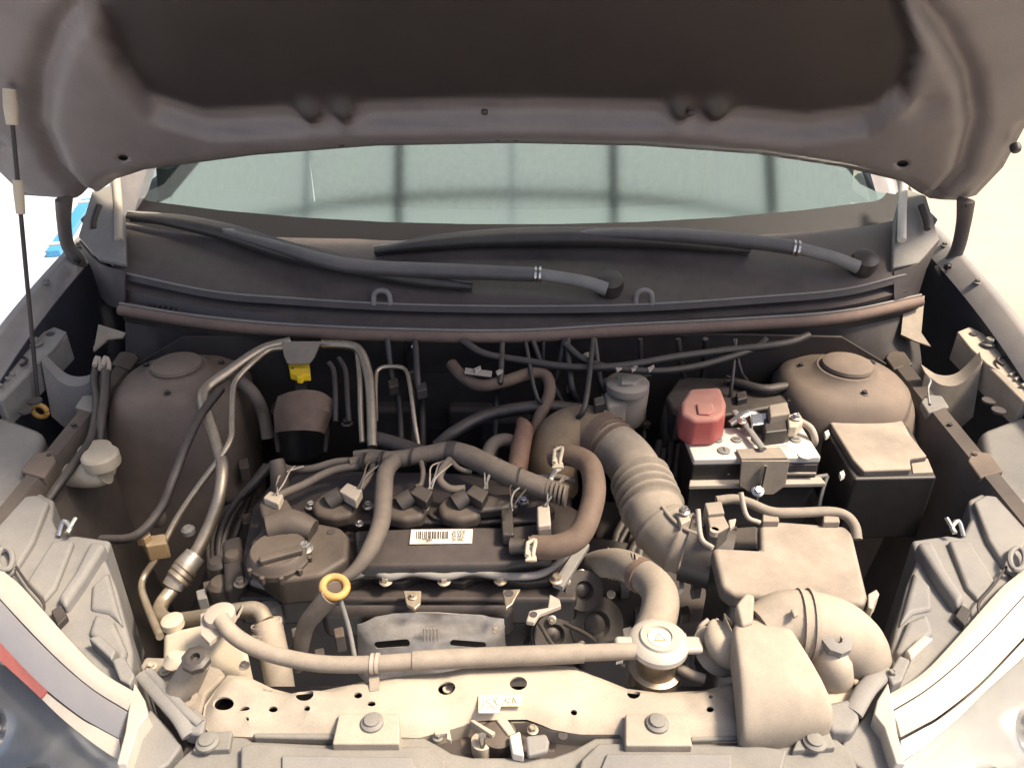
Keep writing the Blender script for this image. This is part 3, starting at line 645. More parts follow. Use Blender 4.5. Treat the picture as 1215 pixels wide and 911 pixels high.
# ---- corner brackets between support and lamps
for s in (-1, 1):
    f = (lambda x: x) if s < 0 else (lambda x: 1211-x)
    if s < 0:
        cb = block('corner_bracket', [(165, 790), (172, 778), (225, 780), (262, 792), (268, 800), (245, 822), (238, 850), (215, 862), (190, 832)], -.012, .03, 'hose', car, bevel=.004)
        block('bracket_foot', [(232, 838), (245, 850), (240, 872), (218, 868), (212, 848)], -.006, .02, 'greyp', cb, bevel=.004)
        lathe('bracket_boss', P(222, 833, -.012), [(.015, 0), (.012, .006), (.006, .007), (.005, .002)], 'hose', cb, seg=18)
        tube('bumper_post', [(214, 822, -.012), (226, 800, .012), (234, 784, .034)], [.017, .0155, .014], 'hose', cb, n=4)
        lathe('rubber_bumper', P(234, 786, .032), [(.013, 0), (.015, .002), (.015, .010), (.010, .012), (.005, .012), (.004, .006)], 'blackc', cb, seg=8, axis=(.1, -.2, 1), smooth=20)
        for x, y in ((180, 791), (196, 797), (290, 790)): bolt(P(x, y, -.01), cb, .006, 'cream')
        tube('bracket_rib', [(168, 800, -.01), (190, 825, -.006), (212, 850, -.004), (225, 872, -.01)], .008, 'greyp', cb, n=5, flat=.5)
        tube('bracket_rib', [(176, 796, -.008), (215, 838, -.002), (238, 858, -.006)], .005, 'greyp', cb, n=5, flat=.6)
        lathe('cable_clip', P(210, 786, .004), [(.012, 0), (.014, .004), (.009, .010), (.006, .014)], 'ivory', cb, seg=12)
    else:
        cb = block('corner_bracket', [(952, 786), (975, 765), (1010, 772), (1048, 790), (1045, 800), (1020, 830), (1000, 870), (985, 862), (968, 820)], -.012, .05, 'cream', car, bevel=.004)
        tube('bumper_post', [(985, 800, -.012), (987, 782, .022), (989, 770, .03)], [.026, .020, .013], 'cream', cb, n=4)
        lathe('rubber_bumper', P(989, 769, .034)+Vector((0, 0, .004)), [(.014, 0), (.016, .002), (.016, .012), (.010, .014), (.005, .014), (.004, .008)], 'greyp', cb, seg=8, axis=(0, -.2, 1), smooth=20)
        lathe('locating_hole', P(1010, 778, .0), [(.007, -.01), (.006, .0008)], 'ink', cb, seg=14)
        tube('bracket_rib', [(1006, 786, -.006), (1010, 800, -.006), (1018, 812, -.006)], .004, 'cream', cb, n=5, flat=.6)
        block('bracket_foot', [(982, 832), (1012, 826), (1022, 852), (1012, 868), (985, 866), (975, 845)], .0, .03, 'greyp', cb, bevel=.006)
        tube('bracket_rib', [(1052, 795, .0), (1030, 815, .0), (1012, 845, -.004)], .010, 'greyp', cb, n=5, flat=.5)
        bolt(P(1058, 800, .004), cb, .006, 'trim')

# ---- headlights
BANDS = [ # pixel curves of the passenger-side lamp, with heights
 ([(-60, 600), (-30, 645), (0, 679), (23, 699), (77, 760), (115, 799), (158, 826)], .004),
 ([(-60, 640), (-30, 676), (0, 708), (38, 749), (77, 787), (115, 818), (154, 842)], -.002),
 ([(-60, 690), (-30, 727), (0, 758), (50, 810), (96, 847), (120, 861), (144, 874)], -.022),
 ([(-60, 712), (-30, 750), (0, 780), (46, 822), (77, 853), (115, 884), (146, 905)], -.030),
]
def lamp(s):
    f = (lambda x: x) if s < 0 else (lambda x: 1213-x)
    rows = [[P(f(x), y, z) for x, y in cur] for cur, z in BANDS]
    side = 'beside the beige reservoir' if s < 0 else 'beside the cream air duct'
    # housing behind the lens
    hp = [(-90, 575), (-20, 592), (10, 587), (45, 582), (64, 592), (62, 615), (72, 636), (90, 634), (132, 640), (125, 662), (138, 694), (150, 740), (158, 772), (156, 806), (150, 822), (112, 797), (75, 758), (23, 697), (-60, 598)]
    if s > 0: hp = [(x if x > 120 else x, y) for x, y in hp]
    hl = block('headlight', [(f(x), y) for x, y in hp], [(-.014 if i < 13 else -.012) for i in range(len(hp))], .22, 'greyp', car, taper=-.06, bevel=.006, label='headlight unit '+side)
    # ribs, steps and brackets on the housing
    block('housing_panel', [(f(x), y) for x, y in ((-40, 588), (8, 590), (44, 586), (58, 594), (40, 640), (20, 672), (-10, 640), (-50, 604))], -.004, .03, 'greyp', hl, bevel=.005)
    block('housing_panel', [(f(x), y) for x, y in ((62, 640), (88, 640), (66, 696), (52, 712), (30, 690))], -.006, .03, 'greyp', hl, bevel=.005)
    block('housing_ridge', [(f(x), y) for x, y in ((106, 640), (126, 642), (96, 690), (76, 718), (66, 708), (88, 676))], .004, .03, 'greyp', hl, bevel=.008, seg=3)
    block('housing_panel', [(f(x), y) for x, y in ((108, 694), (128, 676), (136, 706), (146, 742), (128, 726), (106, 722))], -.008, .03, 'greyp', hl, bevel=.010, seg=3)
    tube('panel_seam', [(f(19), 672, -.002), (f(34), 694, -.002), (f(52), 716, -.002), (f(50), 734, -.003), (f(64), 742, -.003)], .0016, 'dark', hl, n=4, seg=6)
    block('housing_recess', [(f(x), y) for x, y in ((60, 724), (72, 716), (80, 730), (68, 742))], -.002, .01, 'dark', hl, bevel=.002)
    block('housing_cover', [(f(x), y) for x, y in ((112, 725), (135, 735), (150, 770), (146, 785), (128, 770), (104, 750))], -.004, .02, 'greyp', hl, bevel=.008)
    block('housing_step', [(f(x), y) for x, y in ((104, 756), (118, 752), (138, 770), (132, 782))], .006, .02, 'lens_rim' if s > 0 else 'greyp', hl, bevel=.003)
    block('housing_step', [(f(x), y) for x, y in ((132, 782), (146, 776), (160, 800), (154, 812), (142, 806))], .006, .02, 'greyp', hl, bevel=.003)
    block('clip_socket', [(f(x), y) for x, y in ((64, 648), (72, 650), (69, 657), (61, 655))], -.010, .004, 'dark', hl, bevel=0)
    tube('metal_clip', [(f(70), 635, -.01), (f(76), 618, .005), (f(84), 626, .002), (f(80), 632, .0), (f(90), 615, .006)], .0035, 'steel', hl, n=3, seg=8)
    V, Fc = tubegeo([P(f(6+9*math.cos(t)), 663+13*math.sin(t), .004) for t in [k*math.pi*2/20 for k in range(21)]], .0035, 8)
    obj('mounting_ear', V, Fc, 'greyp', hl)
    block('ear_plate', [(f(x), y) for x, y in ((-6, 650), (8, 648), (20, 660), (18, 676), (6, 684), (-6, 672))], -.006, .006, 'greyp', hl, bevel=.002)
    # lens bands
    loft('lamp_rim', [[p+Vector((0, .004, -.004)) for p in rows[0]], [a.lerp(b, .5)+Vector((0, 0, .0015)) for a, b in zip(rows[0], rows[1])], rows[1]], 'lens_rim', hl, n=5, smooth=60, solid=.004)
    loft('lamp_band', [[p+Vector((0, -.001, -.002)) for p in rows[1]], [a.lerp(b, .5)+Vector((0, 0, .002)) for a, b in zip(rows[1], rows[2])], rows[2]], 'lens_band' if s < 0 else 'lens_rim', hl, n=5, smooth=60, solid=.004)  # right lamp: sun glare is put into a paler band colour
    tr = loft('lamp_trim', [[p+Vector((0, -.002, -.003)) for p in rows[2]], rows[3]], 'lens_rim', hl, n=5, smooth=60, solid=.004)
    if s < 0:
        a, b = catmull(rows[2], 10), catmull(rows[3], 10)
        obj('red_reflector', [p+Vector((.0, -.002, .001)) for p in a[18:33]]+[p+Vector((.0, -.002, .003)) for p in reversed(b[18:33])], [tuple(range(30))], 'lamp_red', tr, solid=.003, smooth=0)
    o_ = Vector((s*.6, -.8, 0))
    def off(a, z): return [p+o_*a+Vector((0, 0, z)) for p in rows[3]]
    ln = loft('lens', [off(.0, -.003), off(.035, -.012), off(.075, -.036), off(.11, -.08), off(.13, -.15)], M['lens'], hl, n=5, smooth=60)
    bowl = loft('lamp_bowl', [off(-.005, -.016), off(.012, -.034), off(.05, -.062), off(.085, -.10), off(.105, -.16)], 'lamp_in', hl, n=5, smooth=30)
    # projector barrels standing in the bowl
    base = catmull(rows[3], 6)
    for k, rr in ((14, .034), (24, .028), (31, .020)):
        c = base[k]+o_*.05+Vector((0, 0, -.066))
        pr_ = lathe('projector_ring', c, [(rr, -.02), (rr, .006), (rr*.92, .012), (rr*.84, .008), (rr*.8, -.004)], 'chrome', bowl, axis=(o_.x, o_.y, .9), seg=32)
        lathe('projector_lens', c, [(rr*.8, -.004), (rr*.72, .006), (rr*.5, .012), (rr*.2, .0145), (.001, .015)], mat('projector_glass', (0.05, 0.06, 0.07), 0.06, 0, 0, 0.05, 0, spec=0.9), bowl, axis=(o_.x, o_.y, .9), seg=32)
    # inner end cap
    cap = block('end_cap', [(f(x), y) for x, y in ((159, 808), (172, 830), (176, 846), (164, 862), (150, 905), (138, 906), (148, 868), (152, 842))], .004, .03, 'lens_rim', hl, bevel=.002)
    block('end_bracket', [(f(x), y) for x, y in ((178, 838), (205, 868), (216, 884), (200, 905), (158, 930), (150, 908), (166, 862))], -.016, .08, 'greyp', hl, bevel=.004)
    return hl
lamp(-1); lamp(1)
# @@PARTS
# ------------------------------------------------------------------ engine
eng = thing('engine', 'dark dusty engine block with a black valve cover and bar-code label', 'engine', W(-.14, .9, -.5))
block('engine_block', [W(-.40, .79, -.13), W(.10, .79, -.13), W(.10, 1.05, -.13), W(-.40, 1.05, -.13)], 0, .36, 'dark', eng, world=True, bevel=.01)
block('cylinder_head', [W(-.38, .775, -.09), W(.09, .775, -.09), W(.10, 1.04, -.09), W(-.385, 1.04, -.09)], 0, .05, 'valve', eng, world=True, bevel=.006)
lip = [(282, 684), (300, 694), (322, 698), (350, 700), (380, 706), (400, 698), (420, 690), (438, 682), (455, 688), (478, 691), (495, 683), (512, 681), (527, 688), (550, 691), (566, 683), (580, 681), (594, 687), (625, 690), (652, 688), (672, 672), (690, 640), (688, 606), (650, 585), (600, 562), (335, 556), (300, 600)]
vc = block('valve_cover', lip, -.075, .022, 'valve', eng, bevel=.004)
block('cover_body', [(306, 682), (420, 676), (636, 674), (652, 650), (646, 600), (612, 578), (560, 560), (350, 560), (318, 590), (304, 640)], -.052, .024, 'valve', vc, bevel=.008)
block('cover_rail', [(420, 628), (520, 624), (604, 624), (648, 618), (656, 660), (600, 670), (424, 672)], [-.030]*4+[-.036, -.042, -.042], .024, 'valve', vc, bevel=.006, seg=3)
block('filler_base', [(302, 668), (296, 642), (318, 618), (345, 612), (404, 624), (414, 634), (413, 662), (380, 682), (330, 688)], -.026, .05, 'brownp', vc, bevel=.008)
block('rear_deck', [(330, 606), (340, 575), (420, 562), (560, 562), (640, 580), (660, 604), (640, 618), (420, 620)], -.034, .022, 'valve', vc, bevel=.006)
cv = tube('cover_vent', [(318, 628, -.012), (345, 622, -.010), (372, 630, -.016)], [.020, .022, .016], 'brownp', vc, n=4)
# oil filler cap with a grip bar
oc = lathe('oil_cap', P(332, 664, -.030), [(.043, 0), (.043, .008), (.040, .012), (.038, .018), (.035, .021), (.01, .022)], 'brownp', eng, seg=36)
a, b_ = P(300, 668, -.005), P(366, 650, -.005)
d = b_-a; box('grip', (a+b_)/2, (d.length*.78, .012, .010), 'brownp', oc, rot=math.atan2(d.y, d.x), bevel=.003)
for k in range(10):
    t = k*math.pi/5; c = P(332, 664, -.024)+Vector((.0405*math.cos(t), .0405*math.sin(t), 0)); box('cap_rib', c, (.006, .006, .012), 'brownp', oc, rot=t, bevel=.0015)
# ignition coils with pale connectors
for i, (x, y, m_) in enumerate(((398, 604, 'ivory'), (482, 606, 'blackp'), (548, 606, 'brownp'))):
    co = block('ignition_coil', [(x-30, y-8), (x-18, y-20), (x+14, y-24), (x+26, y-12), (x+20, y+6), (x-4, y+10), (x-26, y+4)], -.014, .025, 'brownp', eng, bevel=.009, seg=3)
    tube('coil_neck', [(x-6, y-8, -.014), (x+8, y-18, -.004)], [.016, .013], 'blackp', co, n=3)
    cn = block('connector', [(x+4, y-22), (x+14, y-32), (x+32, y-24), (x+24, y-10)], .006, .016, 'milky' if i == 0 else 'blackp', co, bevel=.002)
    V, Fc = tubegeo([P(x-18+20*math.cos(t), y+2+9*math.sin(t), -.03) for t in [math.pi*k/12 for k in range(13)]], .003, 8); obj('coil_gasket', V, Fc, 'valve', co)
for x, y in ((369, 601), (437, 601), (503, 603), (621, 596)): bolt(P(x, y, -.024), eng, .0085, 'steel')
for x, y in ((286, 692), (367, 702), (458, 690), (527, 690), (594, 689), (660, 688)): bolt(P(x, y, -.068), eng, .0095, 'alu')
bolt(P(362, 652, -.018), eng, .0115, 'steel'); bolt(P(427, 622, -.028), eng, .006, 'steel')
lathe('threaded_hole', P(393, 631, -.026), [(.006, 0), (.006, .0012)], 'ink', eng, seg=12)
# raised wavy bead along the front of the cover
tube('gasket_bead', [(300, 690, -.066), (335, 700, -.066), (372, 697, -.064), (410, 686, -.060), (440, 678, -.058), (462, 684, -.06), (490, 679, -.058), (527, 684, -.06), (560, 678, -.058), (594, 683, -.06), (640, 681, -.06), (668, 662, -.06), (684, 640, -.06)], .0055, 'greyp', eng, n=6, seg=8)
# label
lb = rect_on([(488, 628), (561, 627.5), (560, 644), (486, 645)], [-.0285, -.0285, -.0325, -.0325], 'label', 'paper', eng)
x = 494
random.seed(3)
while x < 532:
    wd = random.choice((.7, .7, 1.2, 1.6)); rect_on([(x, 630), (x+wd, 630), (x+wd-.2, 638.5), (x-.2, 638.5)], [-.0283, -.0283, -.030, -.030], 'bar', 'ink', lb, .0008); x += wd+random.choice((.8, 1.1, 1.6))
def text_on(name, s_, px, py, z, hpx, m, parent, tilt=0):
    cu = bpy.data.curves.new(name, 'FONT'); cu.body = s_; cu.size = 1; cu.resolution_u = 2
    o = bpy.data.objects.new(name, cu); col.objects.link(o); dg = bpy.context.evaluated_depsgraph_get()
    me = bpy.data.meshes.new_from_object(o.evaluated_get(dg)); bpy.data.objects.remove(o)
    p = P(px, py, z); q = P(px+10, py, z); k = (q-p).length/10*hpx/.72; tall = (P(px, py-10, z)-P(px, py, z)).length/10*hpx/.72
    V = [p+Vector((v.co.x*k*1.0, v.co.y*tall, v.co.y*tall*tilt+.0002)) for v in me.vertices]
    return obj(name, V, [tuple(f.vertices) for f in me.polygons], m, parent, smooth=0)
text_on('printed_digits', '1177889', 496, 643.2, -.0318, 3.4, 'ink', lb, .25)
for r_, s_ in enumerate(('20 DDF', '54 AFC', '00 00E')): text_on('printed_code', s_, 536, 633.3+4.3*r_, -.0292-.001*r_, 3.6, 'ink', lb, .25)
# front: exhaust cover and perforated heat shield
block('exhaust_cover', [W(-.265, .765, -.105), W(.0, .765, -.105), W(.01, .80, -.09), W(-.27, .80, -.09)], 0, .055, 'valve', eng, world=True, bevel=.012, seg=3)
HS = [(424, 740), (445, 732), (480, 728), (520, 727), (570, 729), (598, 734), (602, 800), (424, 806)]
def hs2(px, py): v = PY(px, py, .752); return (v.x, v.z)
def slot(cx, cy, L, r_, ang):
    o = []
    for k in range(12):
        t = math.pi*k/11-math.pi/2; o.append((cx+L*math.cos(ang)+r_*math.cos(t+ang), cy+L*math.sin(ang)+r_*math.sin(t+ang)))
    for k in range(12):
        t = math.pi*k/11+math.pi/2; o.append((cx-L*math.cos(ang)+r_*math.cos(t+ang), cy-L*math.sin(ang)+r_*math.sin(t+ang)))
    return o
hol = [[hs2(x, y) for x, y in slot(467, 753, 17, 4.2, -.12)], [hs2(x, y) for x, y in slot(556, 754, 17, 4.2, .12)]]
hoo = [hs2(*p) for p in HS]
V2, F2 = sheet2d(hoo, hol, .007)
x0, x1 = hoo[0][0], hoo[5][0]; zt = max(p[1] for p in hoo)
V3 = []
for x, z in V2:
    u = (x-x0)/(x1-x0)*2-1; dv = zt-z
    y = .752-.018*sm(.008, .035, dv)*(1-abs(u)**4)+.002*math.sin(x*70)*sm(.02, .05, dv)+.0015*math.sin(x*33+z*50)
    V3.append(Vector((x, y, z)))
hs = obj('heat_shield', V3, F2, 'shield', eng, solid=.0015, smooth=40, label='bare metal heat shield with two long slots')
for k in range(5): 
    p = PY(503+4*k, 745, .735); tube('stamped_rib', [p, p+Vector((0, -.003, -.022))], .0016, 'shield', hs, world=True, n=2, seg=6)
bolt(PY(588, 745, .75), hs, .007, 'alu', axis=(0, -1, .3))
block('manifold', [W(-.26, .80, -.17), W(.0, .80, -.17), W(.0, .87, -.15), W(-.26, .87, -.15)], 0, .16, 'dark', eng, world=True, bevel=.01)
br = block('lifting_tab', [(478, 700), (500, 700), (499, 716), (492, 722), (482, 716)], -.075, .006, 'alu', eng, bevel=.002); bolt(P(490, 708, -.074), br, .006, 'alu')
br = block('bracket', [(596, 699), (618, 698), (608, 716), (600, 722)], -.06, .006, 'alu', eng, bevel=.002); lathe('bracket_hole', P(604, 704, -.06), [(.006, 0), (.006, .001)], 'ink', br, seg=12)
br = block('bracket', [(652, 704), (664, 710), (666, 718), (640, 728), (634, 738), (624, 736), (628, 724), (650, 720)], -.06, .008, 'milky', eng, bevel=.002); lathe('bracket_hole', P(633, 729, -.06), [(.005, 0), (.005, .001)], 'ink', br, seg=12)
block('solenoid', [(637, 600), (652, 598), (654, 622), (638, 624)], .004, .03, 'milky', eng, bevel=.003); block('solenoid_base', [(637, 624), (654, 622), (655, 640), (639, 640)], -.004, .035, 'blackc', eng, bevel=.003)
block('sensor', [(594, 604), (608, 602), (610, 634), (596, 634)], -.012, .02, 'blackc', eng, bevel=.003)
block('injector_rail', [(540, 596), (575, 586), (612, 584), (616, 600), (560, 606)], -.012, .02, 'blackp', eng, bevel=.006)
# oil-cap side: sensors and lugs on the end of the block
for x, y, z, r_, m_ in ((262, 692, -.09, .018, 'brownp'), (276, 660, -.07, .014, 'brownp'), (258, 668, -.08, .015, 'dark'), (320, 720, -.1, .016, 'greyp')):
    lathe('lug', P(x, y, z), [(r_, -.03), (r_, .0), (r_*.7, .006), (r_*.3, .007)], m_, eng, seg=16)
block('end_cover', [(262, 640), (286, 632), (292, 690), (266, 700)], -.07, .12, 'dark', eng, bevel=.008)
block('cam_sensor', [(306, 596), (318, 584), (340, 590), (350, 606), (330, 620), (310, 612)], -.005, .03, 'brownp', eng, bevel=.006); block('cam_connector', [(312, 590), (320, 582), (336, 586), (330, 598)], .006, .014, 'ivory', eng, bevel=.002)
tube('cam_post', [(333, 580, -.01), (330, 556, .02), (328, 546, .03)], [.014, .012, .011], 'brownp', eng, n=4)
# dipstick with ochre ring
ring = [P(397+14.5*math.cos(t), 696+12*math.sin(t), .0) for t in [k*2*math.pi/28 for k in range(29)]]
ds = thing('dipstick', 'dipstick with ochre ring handle standing before the valve cover', 'dipstick', P(365, 745, -.12))
V, Fc = tubegeo(ring, .0048, 10); obj('ring', V, Fc, 'ochre', ds, smooth=60)
block('ring_web', [(386, 694), (408, 690), (408, 700), (388, 704)], -.001, .004, 'brownp', ds, bevel=.001)
tube('guide_tube', [(392, 706, -.004), (375, 726, -.03), (362, 745, -.06), (352, 790, -.14)], [.013, .012, .011, .011], 'rubber', ds, n=5)
tube('stay', [(404, 712, -.02), (414, 745, -.06), (422, 785, -.10)], .003, 'greyp', ds, n=4)
# timing-side front: pulleys, belt, brackets between block and hoses
acc = thing('accessory_drive', 'black pulleys and brackets at the end of the engine beside the radiator hose', 'pulleys', W(.13, .8, -.5))
block('mount_plate', [W(.10, .76, -.16), W(.2, .76, -.16), W(.2, .95, -.14), W(.10, .95, -.12)], 0, .3, 'dark', acc, world=True, bevel=.01)
for x, y, z, r_ in ((690, 700, -.10, .028), (705, 740, -.15, .04), (655, 752, -.15, .03), (640, 770, -.18, .022)):
    lathe('pulley', P(x, y, z), [(r_, -.012), (r_, -.004), (r_*.86, 0), (r_, .004), (r_, .012), (r_*.5, .012), (r_*.4, .004), (r_*.15, .008)], 'blackp', acc, axis=(.25, -.7, .6), seg=28)
for x, y, z in ((672, 690, -.08), (690, 680, -.08), (725, 705, -.1), (655, 735, -.12), (690, 765, -.14), (716, 772, -.14)): bolt(P(x, y, z), acc, .006, 'alu', axis=(0, -.7, .7))
tube('wire', [(670, 740, -.12), (700, 755, -.11), (720, 775, -.12), (740, 790, -.14)], .003, 'blackp', acc); tube('wire', [(640, 740, -.12), (660, 768, -.12), (690, 772, -.13)], .003, 'blackp', acc)
for x, y in ((650, 770), (668, 775), (715, 768), (730, 780)): block('cable_tag', [(x, y), (x+9, y-2), (x+10, y+3), (x+1, y+5)], -.12, .006, 'steel', acc, bevel=.001)
block('timing_strip', [(655, 690), (690, 640), (700, 645), (668, 696)], -.066, .01, 'greyp', acc, bevel=.002)

# ------------------------------------------------------------------ wiring harness over the engine
wh = thing('wiring_harness', 'dusty taped wiring harness lying across the top of the valve cover', 'wiring', P(480, 560, -.03))
tube('trunk', [(415, 550, .012), (440, 545, .012), (475, 544, .014), (510, 538, .018), (535, 535, .02), (560, 543, .02), (600, 562, .018), (640, 578, .014), (672, 588, .008)], lerp_list([.009, .011, .013, .013, .015, .017, .0165, .016, .015]), 'rubber', wh, n=6)
for k in range(7):
    p = P(640+5*k, 577+1.9*k, .0135); tube('tape_turn', [p+Vector((-.001, 0, 0)), p+Vector((.0025, -.0009, 0))], 0.0160, 'rubber', wh, world=True, n=2)
tube('tape_turn', [P(531, 535, .02), P(541, 536, .02)], .0165, 'blackc', wh, world=True, n=2)
tube('branch', [(470, 545, .014), (458, 560, .016), (455, 590, .012), (452, 620, .0), (440, 650, -.008), (425, 672, -.02), (408, 686, -.03), (385, 700, -.04)], [.012, .013, .013, .013, .012, .009, .007, .006], 'rubber', wh, n=6)
tube('branch', [(430, 547, .010), (400, 548, .008), (370, 556, .004), (345, 557, .0), (333, 552, .0)], .006, 'rubber', wh, n=6)
tube('branch', [(430, 552, .010), (395, 558, .008), (360, 575, .004), (335, 586, .002), (322, 592, .0)], .006, 'rubber', wh, n=6)
tube('branch', [(420, 540, .010), (440, 538, .012), (465, 541, .012)], .007, 'rubber', wh, n=5)
tube('branch', [(443, 552, .012), (438, 566, .008), (428, 580, .004)], .0042, 'rubber', wh, n=5)
tube('branch', [(499, 545, .014), (502, 560, .008), (500, 574, .002), (494, 578, .0)], .004, 'rubber', wh, n=5)
tube('branch', [(534, 545, .016), (524, 558, .012), (522, 570, .006), (534, 580, .0), (552, 580, .0)], .0062, 'rubber', wh, n=6)
tube('branch', [(534, 545, .016), (545, 556, .01), (560, 560, .006)], .004, 'rubber', wh, n=5)
tube('branch', [(620, 570, .014), (645, 566, .014), (665, 566, .012), (682, 572, .006)], .0045, 'rubber', wh, n=5)
tube('branch', [(652, 572, .012), (658, 560, .02), (664, 556, .02)], .0035, 'white', wh, n=4)

random.seed(5)
for x, y in ((424, 580), (508, 580), (574, 580), (326, 588), (604, 606), (646, 600)):
    for k in range(3):
        j1 = random.uniform(-5, 5); tube('thin_wire', [(x+k*2, y, .006), (x+j1+6, y-14, .018), (x+j1*2+10+k*3, y-30+k*2, .016), (x+24+k*5, y-(18 if x == 574 else 35), .012)], .0013, random.choice(('blackp', 'greyp', 'rubber', 'milky')), wh, n=5, seg=6)
for x in (430, 452, 488, 560, 590, 615): p = P(x, {430: 547, 452: 545, 488: 542, 560: 543, 590: 557, 615: 568}[x], .017); tube('cable_tie', [p, p+Vector((.003, -.0006, 0))], .0175 if x > 500 else .0135, 'blackc', wh, world=True, n=2)
# ------------------------------------------------------------------ air intake
ai = thing('air_intake_hose', 'ribbed beige air intake hose bending down to the air box', 'intake hose', P(720, 560, -.2))
tube('throttle_elbow', [(658, 580, -.10), (655, 552, -.05), (668, 522, -.02), (694, 513, -.012), (722, 525, -.01)], [.040, .043, .046, .046, .044], 'tan', ai, n=8, seg=24)
tube('elbow_band', [(710, 519, -.011), (716, 522, -.0105), (722, 525, -.01)], .0455, 'brownr', ai, n=3, seg=24)
path = [(720, 524, -.010), (744, 544, -.010), (760, 570, -.012), (771, 596, -.016), (782, 620, -.022), (803, 641, -.030), (836, 654, -.034)]
def corr(t):
    r_ = .0405
    if .33 < t < .56:
        k = (t-.33)/.23*4; r_ = .042+.0055*math.cos(2*math.pi*k)
    elif t >= .56:
        k = (t-.56)/.44; r_ = .0425+.003*max(0, math.cos(k*3*2*math.pi))**10
    return r_
tube('ribbed_hose', path, corr, 'hose', ai, n=26, seg=32)
pp = catmull([P(*p) for p in path], 26)
tube('moulded_seam', [p+Vector((.0, -.02, .040)) for p in pp[100:150:5]], .003, 'hose', ai, world=True, n=3, seg=8)
for i0 in (1, 8): tube('hose_clamp', [pp[i0], pp[i0+3]], .0435, 'brownr', ai, world=True, n=2, seg=28)
for i0 in (140, 147): tube('hose_clamp', [pp[i0], pp[i0+3]], .0455, 'alu', ai, world=True, n=2, seg=28)
block('clamp_lug', [(803, 608), (816, 606), (820, 616), (808, 622)], .02, .014, 'milky', ai, bevel=.002); bolt(P(812, 607, .024), ai, .008, 'steel')
block('clamp_tag', [(806, 686), (811, 685), (812, 698), (806, 699)], -.07, .01, 'white', ai, bevel=.001)
# breather hose with spring clips
bh = thing('breather_hose', 'brown bent breather hose from valve cover to intake elbow', 'hose', P(690, 610, -.05))
tube('tube', [(654, 541, .018), (676, 540, .028), (698, 550, .032), (705, 576, .028), (700, 608, .014), (686, 636, -.004), (662, 648, -.014), (632, 649, -.020)], .0165, 'brownr', bh, n=8, seg=20)
for x, y, z in ((662, 540, .04), (630, 650, .0)):
    for k in (-1, 1): tube('spring_clip', [(x-4, y-6*1, z+.002), (x+5*k, y-9*k, z+.004), (x+3*k, y+4, z+.001), (x+2*k, y+14, z-.006)], .0028, 'ivory', bh, n=4, seg=8)
    block('clip_grip', [(x-6, y+8), (x+6, y+8), (x+7, y+14), (x-7, y+14)], z-.002, .004, 'ivory', bh, bevel=.001)
    tube('clip_band', [P(x-3, y+2, z-.018), P(x+4, y+2, z-.018)], .0178, 'alu', bh, world=True, n=2)
tube('hose_end', [(632, 649, -.020), (618, 648, -.022), (606, 648, -.024)], [.010, .010, .012], 'blackp', bh, n=3)

# ------------------------------------------------------------------ radiator hoses and cap
rh = thing('radiator_hose', 'thick beige radiator hose rising behind the radiator cap', 'hose', P(770, 720, -.1))
tube('tube', [(700, 672, -.10), (718, 668, -.07), (740, 670, -.045), (768, 686, -.03), (783, 706, -.024), (780, 735, -.03), (768, 765, -.04)], [.019, .020, .021, .022, .0235, .0235, .0235], 'hose', rh, n=8, seg=22)
for k in range(9):
    p = P(722+4*k, 668+.6*k+.05*k*k, -.064+.004*k); tube('sleeve_rib', [p+Vector((-.0012, 0, 0)), p+Vector((.0012, 0, 0))], .0218, 'hose', rh, world=True, n=2, seg=18)
tube('hose_clamp', [P(757, 680, -.034), P(763, 684, -.032)], .0238, 'brownr', rh, world=True, n=2, seg=22)
rc = thing('radiator_filler', 'radiator filler neck closed by a pale dusty cap with two ears', 'filler neck', P(782, 790, -.07))
nk = lathe('filler_neck', P(781, 767, .014)-Vector((0, 0, .084)), [(.030, 0), (.030, .05), (.024, .052), (.024, .076), (.028, .08), (.028, .084)], 'alu', rc, seg=28)
capz = .018
cp = lathe('cap', P(781, 767, capz-.004), [(.031, 0), (.033, .002), (.033, .009), (.029, .013), (.022, .0145), (.021, .0175), (.014, .018), (.013, .016), (.004, .016)], 'lens_rim', rc, seg=36)
c = P(781, 767, capz)
lathe('cap_label', c+Vector((0, 0, .0142)), [(.0125, 0), (.0125, .0004)], 'paper', cp, seg=24); tube('label_mark', [c+Vector((x_, y_, .0148)) for x_, y_ in ((-.006, -.004), (0, .006), (.006, -.004), (-.006, -.004))], .0008, 'ochre', cp, world=True, n=1, seg=6)
for s in (-1, 1): box('ear', c+Vector((s*.036, 0, .002)), (.026, .022, .011), 'lens_rim', cp, bevel=.006)
tube('overflow_nipple', [(756, 772, .008), (745, 772, .010)], .006, 'alu', rc, n=2)
tube('bleed_stem', [(795, 790, -.02), (800, 780, -.01), (806, 770, .0)], .006, 'ivory', rc, n=3)
oh = thing('overflow_hose', 'long beige hose running along the rear edge of the cream crossmember', 'hose', P(520, 785, 0))
tube('tube', [(262, 734, .03), (276, 752, .024), (300, 767, .018), (335, 779, .016), (380, 787, .016), (430, 788, .018), (492, 784, .020), (560, 780, .021), (640, 777, .021), (700, 774, .020), (756, 772, .018)], .0092, 'hose', oh, n=8, seg=16)
tube('sleeve', [(490, 784, .020), (560, 780, .021), (640, 777, .021), (692, 774.5, .020)], .0106, 'hose', oh, n=5, seg=16)
for p in ((440, 787, .018), (446, 786.5, .018)): tube('clip_band', [P(*p), P(p[0]+4, p[1], p[2])], .0112, 'milky', oh, world=True, n=2)
block('clip_foot', [(437, 790), (450, 789), (450, 818), (438, 820)], [.010, .010, .003, .003], .004, 'hose', oh, bevel=.001)

